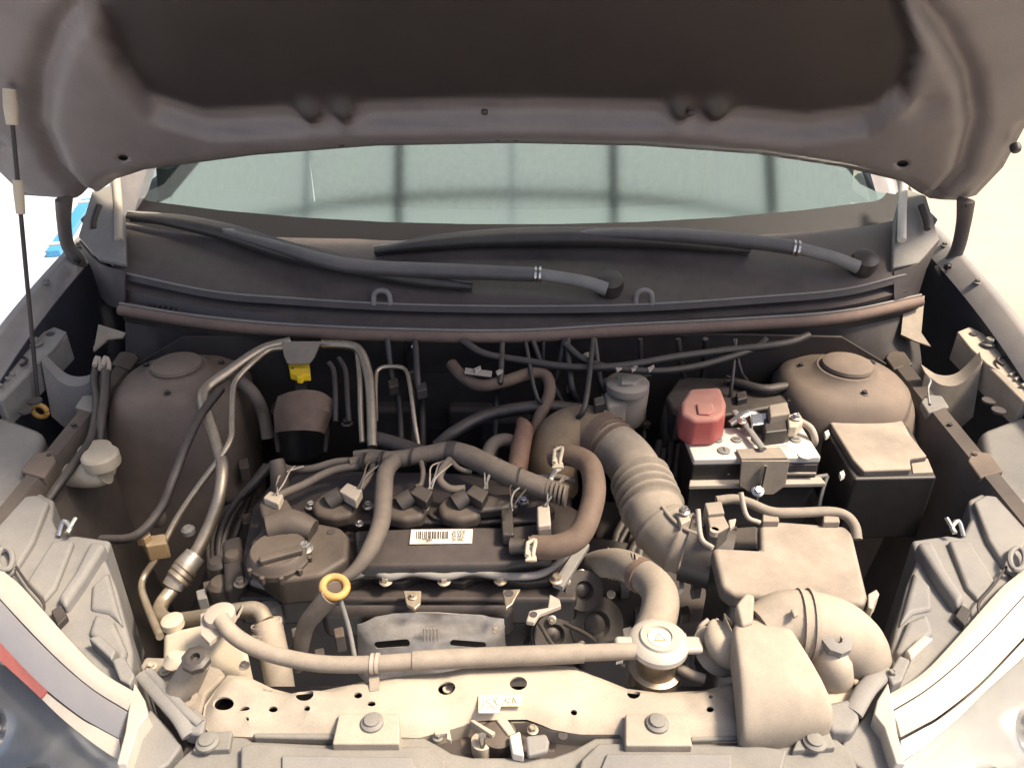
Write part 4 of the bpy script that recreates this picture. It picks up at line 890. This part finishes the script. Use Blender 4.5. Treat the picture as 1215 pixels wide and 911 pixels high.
# ------------------------------------------------------------------ reservoir left of the radiator
cr = thing('coolant_reservoir', 'beige squat reservoir bottle under the pipe bracket', 'reservoir', P(235, 770, -.2))
block('bottle', [(193, 748), (240, 738), (282, 752), (296, 776), (290, 796), (250, 800), (192, 790)], [-.03, -.02, -.02, -.03, -.04, -.04, -.045], .15, 'ivory', cr, bevel=.014, seg=4, taper=-.08)
lathe('bottle_lug', P(206, 742, -.03), [(.013, 0), (.013, .010), (.010, .012)], 'ivory', cr)
bk = block('pipe_bracket', [(238, 728), (258, 722), (282, 728), (288, 716), (276, 738), (262, 752), (248, 762), (238, 752)], .02, .006, 'milky', cr, bevel=.002)
lathe('bracket_boss', P(262, 733, .02), [(.017, 0), (.017, .008), (.013, .010)], 'milky', cr)

# ------------------------------------------------------------------ air conditioning pipes
ac = thing('suction_pipe', 'thick bent metal pipe dropping from the cowl to the front', 'pipe', P(250, 560, -.1))
tube('pipe', [(345, 406, .085), (310, 416, .08), (268, 444, .062), (246, 461, .050), (241, 476, .044), (250, 505, .026), (261, 540, .002), (264, 560, -.01), (260, 590, -.035), (248, 625, -.07), (230, 660, -.10), (212, 684, -.12)], .0098, 'alu', ac, n=8, seg=16)
tube('pipe', [(204, 700, -.13), (192, 716, -.135), (190, 728, -.13), (202, 736, -.12), (240, 732, -.09), (285, 724, -.06), (306, 724, -.055), (316, 738, -.06)], .0105, 'alu', ac, n=8, seg=16)
tube('fitting', [(232, 658, -.10), (219, 674, -.11), (205, 696, -.128)], [.016, .018, .016], 'shield', ac, n=4, seg=16)
for k in range(3): p = P(222-4*k, 672+6*k, -.108-.004*k); tube('crimp_ring', [p, p+Vector((-.003, -.004, -.002))], .0192, 'alu', ac, world=True, n=2)
tube('flexible_hose', [(316, 738, -.06), (322, 760, -.075), (330, 800, -.11), (336, 840, -.16)], .018, 'hose', ac, n=6, seg=18)
for k in range(4): p = P(316+1.3*k, 738+9*k, -.06-.006*k); tube('crimp_ring', [p, p+Vector((.001, -.002, -.004))], .0198, 'milky', ac, world=True, n=2)
lp = thing('liquid_pipe', 'thin bent metal pipe running beside the thick pipe', 'pipe', P(220, 600, -.1))
tube('pipe', [(338, 412, .085), (318, 416, .082), (298, 432, .074), (280, 452, .06), (276, 470, .05), (275, 500, .032), (274, 520, .02), (262, 542, .004), (235, 578, -.03), (210, 615, -.065), (192, 650, -.095)], .005, 'alu', lp, n=8, seg=12)
tube('pipe', [(186, 662, -.10), (172, 682, -.12), (168, 698, -.125), (176, 722, -.12), (190, 755, -.10)], .0052, 'alu', lp, n=8, seg=12)
tube('joint', [(194, 646, -.094), (188, 658, -.10)], .010, 'steel', lp, n=2)
vl = thing('service_valve', 'brass service valve block where the thin pipe joins', 'valve', P(185, 640, -.12))
block('valve_body', [(168, 636), (196, 632), (198, 644), (172, 648)], -.07, .03, 'brass', vl, bevel=.003); lathe('valve_cap', P(190, 620, -.08), [(.012, 0), (.013, .012), (.010, .018)], 'brownp', vl); lathe('valve_nut', P(172, 642, -.072), [(.011, 0), (.011, .012), (.007, .014)], 'brass', vl, seg=6, smooth=20)
lathe('valve_cap', P(224, 632, -.09), [(.010, 0), (.010, .008), (.006, .012)], 'greyp', vl)
# firewall pipes
fp = thing('heater_pipe', 'dull metal pipe pair bending down the firewall beside the yellow cap', 'pipe', P(430, 480, -.1))
tube('pipe', [(382, 408, .075), (415, 410, .075), (428, 418, .07), (436, 440, .055), (440, 470, .03), (442, 530, -.02)], .0085, 'alu', fp, n=6)
tube('pipe', [(424, 416, .07), (427, 450, .045), (428, 490, .01), (430, 525, -.02)], .005, 'alu', fp, n=6)
f2 = thing('brake_line', 'thin looped metal line on the firewall above the harness', 'pipe', P(465, 470, -.1))
tube('line', [(446, 500, .0), (446, 450, .04), (450, 438, .05), (464, 435, .052), (480, 438, .05), (486, 455, .04), (492, 500, .0), (497, 530, -.03)], .004, 'alu', f2, n=6)
for k, pts in enumerate(([(390, 430, .06), (396, 440, .05), (398, 470, .03), (398, 500, .0)], [(402, 425, .06), (410, 440, .05), (412, 470, .03), (414, 500, .0)])):
    t_ = tag(tube('firewall_line', pts, .0045, 'dark', n=5), 'dark thin tube running down the firewall behind the yellow cap', 'tube', 'dark firewall tubes')
yb = thing('yellow_connector', 'bright yellow capped sensor under a dusty metal tab', 'connector', P(355, 455, 0))
obj('tab', [P(335, 405, .095), P(382, 405, .095), P(374, 424, .07), P(368, 432, .06), P(342, 432, .06), P(338, 422, .07)], [tuple(range(6))], 'hose', yb, solid=.006, bevel=.002)
block('yellow_cap', [(342, 432), (346, 430), (367, 431), (368, 444), (360, 444), (358, 447), (352, 447), (351, 444), (344, 442)], .05, .014, 'yellow', yb, bevel=.002)
lathe('rivet', P(347, 437, .05), [(.0025, 0), (.0025, .001)], 'ink', yb, seg=10); block('sensor_stem', [(350, 448), (364, 448), (364, 470), (350, 470)], .02, .06, 'dark', yb, bevel=.004)
ap = thing('actuator', 'rust brown cylindrical actuator low against the firewall', 'actuator', P(360, 520, -.1))
loft('cover', [[P(x, y, z) for x, y, z in ((334, 472, .02), (352, 468, .026), (374, 468, .026), (394, 474, .02))], [P(x, y, z) for x, y, z in ((330, 490, .0), (350, 486, .016), (376, 486, .016), (390, 490, .0))], [P(x, y, z) for x, y, z in ((332, 512, -.03), (350, 510, -.014), (372, 510, -.014), (380, 512, -.03))]], 'brownr', ap, n=5, solid=.01, smooth=50)
lathe('body', P(358, 530, -.13), [(.048, 0), (.05, .05), (.044, .09), (.03, .10)], 'blackp', ap)
for s in (-1, 1): tube('bail', [P(358+s*24, 488, .01), P(358+s*30, 510, -.03), P(358+s*28, 535, -.07)], .004, 'brownp', ap, world=True, n=4)
bolt(P(412, 503, -.01), ap, .010, 'blackp'); bolt(P(339, 486, .01), ap, .004, 'steel')
# dark hoses and bits in the rear of the bay
def darkhose(pts, r_, label, m_='blackp', name='hose', cat='hose'): return tag(tube(name, pts, r_, m_, n=7), label, cat)
darkhose([(536, 432, .05), (548, 446, .045), (570, 457, .04), (600, 452, .045), (632, 442, .05), (648, 446, .046), (652, 466, .03), (640, 495, .0), (632, 520, -.02)], .0105, 'brown heater hose snaking along the firewall', 'brownr')
darkhose([(518, 530, -.03), (540, 512, -.01), (580, 492, .0), (640, 482, .01), (690, 486, .0)], .011, 'black hose arching behind the harness')
darkhose([(612, 568, -.02), (618, 530, .0), (622, 510, .006), (618, 500, .0)], [.016, .016, .015, .008], 'upright red-brown hose stub next to the intake elbow', mat('redbrown_rubber', (0.17, 0.075, 0.045), 0.7, 0, 0.3, 0.2, 0.1))
darkhose([(575, 550, -.01), (584, 528, .0), (600, 522, .0), (612, 530, -.01), (614, 560, -.04)], .011, 'dark looped hose behind the harness trunk', 'rubber')
darkhose([(282, 450, .03), (300, 466, .02), (312, 490, -.02), (318, 520, -.06)], .011, 'dark hose curving down behind the thin pipe', 'rubber')
darkhose([(262, 462, .05), (240, 490, .045), (222, 525, .03), (205, 570, .0), (190, 605, -.03), (160, 636, -.05), (120, 640, -.06)], .007, 'thin black cable sweeping past the strut tower')
darkhose([(440, 520, -.02), (470, 528, -.02), (505, 540, -.03)], .014, 'short black hose hidden behind the harness branches')
for i, (x, y, z, w_, h_) in enumerate(((520, 480, -.1, .10, .06), (470, 500, -.12, .08, .06), (600, 520, -.14, .1, .08), (560, 500, -.12, .09, .06))):
    c = P(x, y, z); 
    t_ = tag(box('vacuum_chamber' if i % 2 else 'bracket_block', c, (w_, .06, h_*1.6), 'dark', bevel=.012, seg=3), ('black moulded chamber behind the engine near the looped metal line', 'black block under the arching black hose', 'black chamber below the brown heater hose', 'dark block behind the harness trunk')[(1, 0, 3, 2)[i]], 'engine part')
tb = thing('wiring_loom', 'dark loom with white tags clipped along the firewall below the seal', 'wiring', P(700, 430, .05))
tube('loom', [(548, 404, .088), (575, 420, .074), (620, 428, .068), (680, 436, .062), (740, 434, .064), (800, 424, .07), (860, 416, .074), (930, 408, .082), (960, 398, .09)], .007, 'blackp', tb, n=6)
tube('loom', [(670, 408, .085), (700, 430, .066), (760, 440, .06), (820, 436, .062), (890, 416, .072), (910, 402, .088)], .006, 'blackp', tb, n=6)
for x, y in ((730, 436), (748, 436), (768, 436), (588, 440), (562, 437)): block('tag', [(x, y), (x+8, y-4), (x+9, y), (x+2, y+4)], .066, .004, 'milky', tb, bevel=.001)
block('printed_tag', [(552, 436), (584, 440), (583, 446), (551, 442)], .062, .003, 'milky', tb, bevel=.0005)
bolt(PY(697, 424, 1.235), tb, .010, 'ivory', axis=(0, -1, .2)); bolt(PY(492, 412, 1.225), tb, .006, 'steel', axis=(0, -1, .2))

random.seed(11)
for k in range(16):                       # small cables, unions and clips hanging on the firewall
    x = 455+random.random()*420; y = 432+random.random()*40; z = .04-random.random()*.05
    dx = random.uniform(-40, 40); tube('cable', [(x, 402, .088), (x+dx*.4, y+random.uniform(-4, 10), z+.01), (x+dx, y+random.uniform(20, 40), z-.04), (x+dx*1.2, 552, -.10)], random.uniform(.003, .006), 'blackp', tb, n=4, seg=8)
    if k % 2: block('union', [(x, y), (x+12, y-3), (x+14, y+6), (x+2, y+9)], z+.012, .018, random.choice(('blackp', 'brownp', 'greyp', 'dark')), tb, bevel=.002)
pc = thing('gearbox_cabling', 'black cables and brackets in the gap between intake hose and battery', 'cables', P(790, 600, -.25))
block('mount', [W(.14, .84, -.2), W(.36, .84, -.2), W(.36, 1.1, -.17), W(.14, 1.1, -.17)], 0, .25, 'dark', pc, world=True, bevel=.015)
for k in range(7):
    x = 770+random.random()*45; y = 560+random.random()*60
    tube('cable', [(x+10, y-50, -.06), (x, y, -.10), (x-30-random.random()*20, y+60, -.14), (x-40, y+110, -.17)], random.uniform(.004, .008), 'blackp', pc, n=5, seg=8)
for x, y in ((735, 690), (752, 720), (738, 745), (820, 690), (838, 712), (806, 720)): block('clip', [(x, y), (x+11, y-3), (x+13, y+8), (x+2, y+10)], -.13, .02, random.choice(('blackp', 'greyp', 'brownp')), pc, bevel=.002)
sc = thing('side_cabling', 'dark cables and fittings between the thick pipe and the engine end', 'cables', P(250, 600, -.3))
block('mount', [W(-.52, .84, -.24), W(-.40, .84, -.24), W(-.40, 1.08, -.2), W(-.52, 1.08, -.2)], 0, .2, 'dark', sc, world=True, bevel=.015)
for k in range(8):
    x = 272+random.random()*36; y = 520+random.random()*60
    tube('cable', [(314+random.random()*8, 552, -.03), (302-k*3, 580+2*k, -.07), (x-20-random.random()*20, y+60, -.12), (248+k*2, 705, -.16)], random.uniform(.004, .007), 'blackp', sc, n=5, seg=8)
for x, y in ((282, 545), (290, 575), (240, 690), (300, 740), (345, 745), (232, 700), (286, 610), (372, 770), (395, 745)): block('clip', [(x, y), (x+12, y-3), (x+14, y+9), (x+2, y+11)], -.10, .03, random.choice(('blackp', 'greyp', 'brownp')), sc, bevel=.002)
# ------------------------------------------------------------------ brake fluid reservoir
bf = thing('brake_fluid_reservoir', 'milky brake fluid reservoir with round cap in front of the firewall', 'reservoir', P(742, 500, -.09))
lathe('tank', P(743, 503, -.07), [(.022, 0), (.030, .008), (.033, .02), (.035, .075), (.030, .085)], 'milky', bf, seg=28)
block('side_tank', [(714, 446), (742, 442), (744, 478), (720, 482)], [.02, .02, .0, .0], .05, 'milky', bf, bevel=.008)
cp = lathe('cap', P(744, 462, .012), [(.037, 0), (.038, .003), (.038, .014), (.033, .018), (.022, .019), (.019, .026), (.006, .027)], 'milky', bf, seg=30)
block('cap_tab', [(736, 446), (752, 446), (753, 454), (737, 454)], .04, .006, 'milky', cp, bevel=.002)
lathe('mount_nut', P(738, 505, -.06), [(.008, 0), (.008, .008)], 'milky', bf, seg=6); lathe('mount_nut', P(767, 506, -.06), [(.008, 0), (.008, .008)], 'brownp', bf, seg=6)

# ------------------------------------------------------------------ battery
bt = thing('battery', 'white-topped battery held by a strap with red terminal cover', 'battery', P(895, 545, -.2))
bz = -.01
T4 = [P(808, 514, bz), P(950, 511, bz), P(973, 548, bz), P(822, 551, bz)]
block('case', T4, 0, .19, 'blackc', bt, world=True, bevel=.004)
lid = block('lid', [p+Vector((0, 0, .010)) for p in T4], 0, .012, 'white', bt, world=True, bevel=.003)
for x in (828, 851, 874, 898, 921, 944): 
    p = P(x, 522, bz+.0105); k = lathe('vent_plug', p, [(.0085, 0), (.0085, .0018), (.007, .0025)], 'greyp', lid, seg=18); box('plug_slot', p+Vector((0, 0, .0026)), (.010, .002, .0012), 'ink', k, bevel=0)
p = P(859, 535, bz+.0105); k = lathe('indicator', p, [(.010, 0), (.010, .0018), (.006, .003)], 'greyp', lid, seg=18); box('plug_slot', p+Vector((0, 0, .003)), (.002, .010, .0012), 'ink', k, bevel=0)
k = lathe('maker_emblem', P(955, 540, bz+.0105), [(.011, 0), (.011, .001), (.008, .0012)], 'paper', lid, seg=18)
text_on('printed_line', '+ -- -- --', 836, 516.5, bz+.0106, 2.6, 'pencil', lid); 
for x0_, x1_, y_ in ((900, 935, 528.5), (905, 940, 532.5), (898, 922, 536.5)): block('printed_line', [(x0_, y_), (x1_, y_), (x1_, y_+.7), (x0_, y_+.7)], bz+.0108, .0006, 'milky', lid, bevel=0)
# front ledge and recess
fy = T4[3].y
block('front_ledge', [W(T4[3].x-.005, fy-.012, bz-.032), W(T4[2].x+.012, T4[2].y-.012, bz-.032), W(T4[2].x+.008, T4[2].y+.004, bz-.03), W(T4[3].x, fy+.004, bz-.03)], 0, .008, 'milky', bt, world=True, bevel=.002)
for a_, b__ in ((835, 866), (915, 968)):
    q0, q1 = P(a_, 552, bz-.008), P(b__, 551, bz-.008)
    box('carry_recess', (q0+q1)/2+Vector((0, -.003, -.004)), ((q1-q0).length, .005, .016), 'ink', bt, bevel=.001); box('carry_lip', (q0+q1)/2+Vector((0, -.006, -.012)), ((q1-q0).length, .004, .004), 'milky', bt, bevel=.001)
# strap
sx = P(892, 530, bz).x
tube('hold_down_rod', [W(sx-.018, T4[0].y+.02, bz+.03), W(sx-.006, fy+.07, bz+.024), W(sx+.004, fy+.01, bz+.022)], .006, 'greyp', bt, world=True, n=4, flat=.6)
block('strap', [W(sx-.035, fy+.02, bz+.016), W(sx+.036, fy+.026, bz+.016), W(sx+.040, fy-.004, bz+.016), W(sx-.034, fy-.006, bz+.016)], 0, .005, 'hose', bt, world=True, bevel=.002)
obj('strap_front', [W(sx-.034, fy-.007, bz+.014), W(sx+.040, fy-.007, bz+.014), W(sx+.040, fy-.012, bz-.03), W(sx+.022, fy-.016, bz-.044), W(sx-.010, fy-.016, bz-.044), W(sx-.032, fy-.012, bz-.03)], [tuple(range(6))], 'hose', bt, solid=.004, bevel=.001)
bolt(W(sx-.004, fy-.02, bz-.036), bt, .010, 'steel', axis=(0, -.6, .8)); tube('j_bolt', [W(sx+.002, fy-.016, bz+.01), W(sx, fy-.02, bz-.03), W(sx-.002, fy-.02, bz-.07)], .003, 'steel', bt, world=True, n=3)
# red cover
rq = [(808, 476), (818, 460), (855, 458), (862, 476), (861, 490), (850, 497), (822, 498), (808, 490)]
rc_ = block('terminal_cover', rq, bz+.062, .05, 'red', bt, bevel=.008, seg=3, taper=.04, label='red terminal cover')
block('cover_latch', [(826, 478), (846, 477), (848, 487), (842, 491), (828, 490)], bz+.066, .006, 'red', rc_, bevel=.003)
block('cover_hinge', [(805, 480), (812, 478), (812, 500), (806, 500)], bz+.04, .03, 'red', rc_, bevel=.003)
# negative terminal
ng = lathe('negative_post', P(885, 506, bz), [(.010, 0), (.009, .024)], 'steel', bt, seg=16)
tube('terminal_clamp', [(866, 503, bz+.02), (880, 494, bz+.028), (892, 490, bz+.028), (904, 498, bz+.022)], [.006, .009, .009, .008], 'steel', bt, n=5, flat=.7)
block('terminal_block', [(890, 490), (910, 489), (912, 502), (892, 504)], bz+.034, .02, 'steel', bt, bevel=.003); block('current_sensor', [(906, 496), (934, 494), (935, 510), (908, 513)], bz+.036, .026, 'blackc', bt, bevel=.003)
block('sensor_top', [(912, 480), (934, 476), (938, 490), (914, 494)], bz+.05, .022, 'hose', bt, bevel=.003); block('sensor_plug', [(934, 492), (948, 488), (954, 498), (946, 506), (936, 506)], bz+.042, .02, 'ivory', bt, bevel=.003)
bolt(P(880, 500, bz+.032), bt, .008, 'steel'); bolt(P(944, 496, bz+.044), bt, .008, 'steel')
tube('ground_cable', [(950, 500, bz+.03), (962, 508, bz+.026), (967, 522, bz+.01), (963, 530, bz-.01)], .0055, 'milky', bt, n=5)
tray = thing('battery_tray', 'black tray and bracket under the white-topped battery', 'tray', P(895, 590, -.35))
block('tray', [p+Vector((0, 0, -.13)) for p in (T4[0]+Vector((-.02, .02, 0)), T4[1]+Vector((.02, .02, 0)), T4[2]+Vector((.03, -.02, 0)), T4[3]+Vector((-.03, -.02, 0)))], 0, .22, 'dark', tray, world=True, bevel=.006)
tube('tray_edge', [(820, 566, -.05), (850, 572, -.056), (890, 574, -.056), (940, 570, -.05), (982, 564, -.04)], .0035, 'greyp', tray, n=4, seg=8); tube('tray_edge', [(982, 564, -.04), (976, 582, -.06), (972, 600, -.08)], .003, 'greyp', tray, n=4, seg=8)
rb = thing('relay_cover', 'black cable box behind the red terminal cover', 'box', P(880, 480, -.06))
block('housing', [(790, 470), (806, 446), (868, 448), (872, 460), (935, 456), (940, 478), (860, 492), (800, 490)], .005, .06, 'blackp', rb, bevel=.006)
tube('cable', [(866, 452, .012), (905, 462, .018), (936, 460, .014), (938, 480, .0)], .009, 'blackp', rb, n=5); tube('cable', [(800, 470, .0), (792, 500, -.04), (790, 540, -.1)], .012, 'blackp', rb, n=5)
bolt(P(864, 450, .02), rb, .007, 'blackp')

# ------------------------------------------------------------------ fuse box
fb = thing('fuse_box', 'black fuse box with flat dust-covered lid beside the strut tower', 'fuse box', P(1040, 540, -.15))
block('box', [(978, 506), (1076, 500), (1112, 566), (1014, 568)], -.012, .12, 'blackc', fb, bevel=.004)
fl = block('lid', [(984, 500), (1070, 496), (1081, 516), (1101, 541), (1080, 544), (1082, 556), (1024, 558), (1012, 545)], .0, .014, 'boxp', fb, bevel=.004)
block('lid_step', [(1080, 545), (1101, 543), (1108, 560), (1083, 561)], -.010, .006, 'boxp', fl, bevel=.002)
for x, y in ((978, 512), (996, 560)): block('side_clip', [(x, y), (x+5, y-3), (x+7, y+3), (x+2, y+6)], -.008, .008, 'white', fb, bevel=.001)

# ------------------------------------------------------------------ air filter box and duct
ab = thing('air_filter_box', 'dust-covered air filter box with a notch for the airflow sensor', 'air filter', P(940, 690, -.25))
az = .02
al = block('lid', [(845, 648), (902, 651), (901, 619), (926, 617), (1004, 623), (1012, 632), (1030, 706), (1026, 716), (868, 704), (856, 694)], [az]*4+[az]*6, .024, 'boxp', ab, bevel=.007, seg=3, taper=.015)
block('case', [(842, 662), (912, 660), (912, 634), (1002, 636), (1026, 720), (1018, 728), (866, 716)], -.006, .2, 'blackp', ab, bevel=.008)
block('inlet_mount', [(846, 626), (900, 622), (902, 652), (848, 650)], -.03, .1, 'blackp', ab, bevel=.006)
lathe('outlet', P(838, 656, -.036), [(.047, -.03), (.047, .03)], 'blackp', ab, axis=(1, -.35, -.1))
for a_, b__, c_ in (((828, 604, .05), (832, 638, .026), (846, 650, .022)), ((879, 584, .055), (886, 612, .03), (902, 620, .024))): tube('wire_clip', [a_, b__, c_], .0035, 'milky', ab, n=5, seg=8)
ms = block('airflow_sensor', [(838, 606), (858, 608), (866, 624), (852, 632), (842, 628)], .03, .03, 'boxp', ab, bevel=.003); block('sensor_plug', [(836, 596), (856, 594), (860, 608), (840, 610)], .036, .022, 'hose', ab, bevel=.002)
lathe('sensor_pin', P(847, 634, .022), [(.006, 0), (.006, .008)], 'milky', ms); block('sensor_ear', [(864, 616), (874, 614), (872, 622), (866, 626)], .03, .008, 'milky', ms, bevel=.002)
tube('cable', [(850, 594, .032), (872, 592, .034), (890, 597, .034), (915, 607, .032), (945, 608, .032), (985, 607, .032), (1004, 612, .03), (1014, 624, .024), (1017, 640, .014)], .0068, 'hose', ab, n=6)
for x, y in ((913, 612), (985, 613)): block('cable_clip', [(x-8, y-4), (x+10, y-4), (x+12, y+6), (x-8, y+6)], .03, .014, 'hose', ab, bevel=.002)
lk_ = block('lid_latch', [(1030, 704), (1040, 698), (1044, 704), (1038, 712), (1036, 722), (1030, 720)], .016, .03, 'ivory', ab, bevel=.002); tube('latch_wire', [(1030, 724, -.01), (1034, 745, -.04), (1038, 768, -.07)], .0025, 'steel', ab, n=4, seg=8)
ad = thing('air_duct', 'flat cream air intake duct spreading down onto the crossmember', 'air duct', P(930, 800, -.03))
dz = .075
rowsd = []
for (xl, yl, zl), (xr, yr, zr) in (((884, 882, .004), (984, 866, .004)), ((881, 866, .022), (993, 850, .018)), ((879, 830, .042), (990, 822, .038)), ((876, 790, .054), (966, 780, .052)), ((871, 755, .060), (946, 750, .058)), ((868, 740, .056), (932, 728, .056)), ((876, 730, .040), (926, 722, .044))):
    l, r_ = P(xl, yl, zl), P(xr, yr, zr); row = []
    th = .046
    for t in [2*math.pi*k/24 for k in range(24)]:
        cx_, sx_ = math.cos(t), math.sin(t); ex = math.copysign(abs(cx_)**.22, cx_); ez = math.copysign(abs(sx_)**.4, sx_)
        c = l.lerp(r_, .5+.5*ex); row.append(c+Vector((0, 0, -th/2+th/2*ez)))
    rowsd.append(row)
loft('mouthpiece', rowsd, 'creamp', ad, closed=True, smooth=60, sub=1)
tube('elbow', [(900, 752, .030), (930, 740, .034), (958, 741, .034), (990, 750, .026), (1012, 768, .005), (1022, 792, -.03)], [.030, .036, .038, .038, .037, .034], 'creamp', ad, n=7, seg=24)
for x in (946, 958): tube('elbow_ring', [P(x, 741, .034), P(x+5, 741.5, .034)], .0405, 'creamp', ad, world=True, n=2, seg=24)
block('strap_end', [(938, 722), (944, 720), (948, 728), (942, 731)], .074, .006, 'creamp', ad, bevel=.002)
bl = tube('bellows', [(850, 772, .0), (862, 764, .018), (876, 757, .026)], lambda t: .026+.004*math.cos(t*4*math.pi), 'creamp', ad, n=14, seg=20)
tube('side_seam', [(884, 880, -.005), (882, 850, .005), (880, 800, .02), (878, 760, .03)], .005, 'creamp', ad, n=5)
pt_ = block('mount_post', [(873, 716), (884, 702), (896, 704), (894, 738), (880, 742)], [.066, .07, .07, .06, .06], .09, 'creamp', ad, bevel=.004)
wc = thing('hose_clamp_pair', 'spring wire clamp and grey connector between radiator cap and duct', 'clamp', P(835, 775, -.04))
for s in (0, 12): tube('wire', [(828+s, 762, -.01), (830+s, 745, .01), (840+s, 735, .015)], .0028, 'milky', wc, n=4, seg=8)
block('connector', [(830, 752), (845, 750), (846, 758), (832, 760)], .004, .012, 'ivory', wc, bevel=.002); block('grey_strip', [(806, 752), (814, 748), (822, 770), (820, 792), (812, 790)], -.01, .01, 'greyp', wc, bevel=.003)
tube('small_hose', [(806, 792, -.01), (820, 800, -.01), (836, 806, -.012)], .006, 'hose', wc, n=4)

# ------------------------------------------------------------------ washer filler, lines at the side
wf = thing('washer_filler', 'ivory washer fluid filler neck with a round cap beside the headlight', 'washer filler', P(90, 570, -.08))
tube('neck', [(122, 556, -.015), (108, 562, -.022), (80, 563, -.035), (50, 560, -.05), (20, 575, -.08)], [.026, .022, .018, .018, .02], 'ivory', wf, n=7, seg=20)
lathe('collar', P(122, 562, -.05), [(.020, 0), (.024, .012), (.025, .05), (.022, .052)], 'ivory', wf, seg=26)
lathe('cap', P(119, 541, .012), [(.026, -.016), (.027, -.012), (.027, .002), (.024, .006), (.02, .007)], 'ivory', wf, seg=28)
tag(tube('side_loom', [(118, 425, .06), (112, 450, .04), (115, 480, .02), (108, 520, .0), (92, 545, .0), (70, 575, -.01), (58, 592, -.02)], .007, 'blackp', n=7), 'black wiring loom running down past the ivory filler cap', 'wiring')
tag(tube('side_loom', [(126, 440, .05), (124, 470, .03), (120, 500, .01), (118, 530, -.02)], .008, 'blackp', n=7), 'dark loom end hanging above the ivory filler cap', 'wiring')
for x in (112, 122): tag(tube('wire_clip', [(x, 434, .06), (x+3, 424, .066), (x+7, 430, .06), (x+7, 438, .055)], .004, 'milky', n=3), 'pale clip on the apron edge below the cowl corner', 'clip', 'pale apron clips')
tag(tube('edge_clip', [(1100, 446, .05), (1104, 452, .05), (1101, 462, .046), (1103, 480, .04)], .0022, 'steel', n=4), 'bright bent clip on the apron edge near the strut tower', 'clip')
# @@END
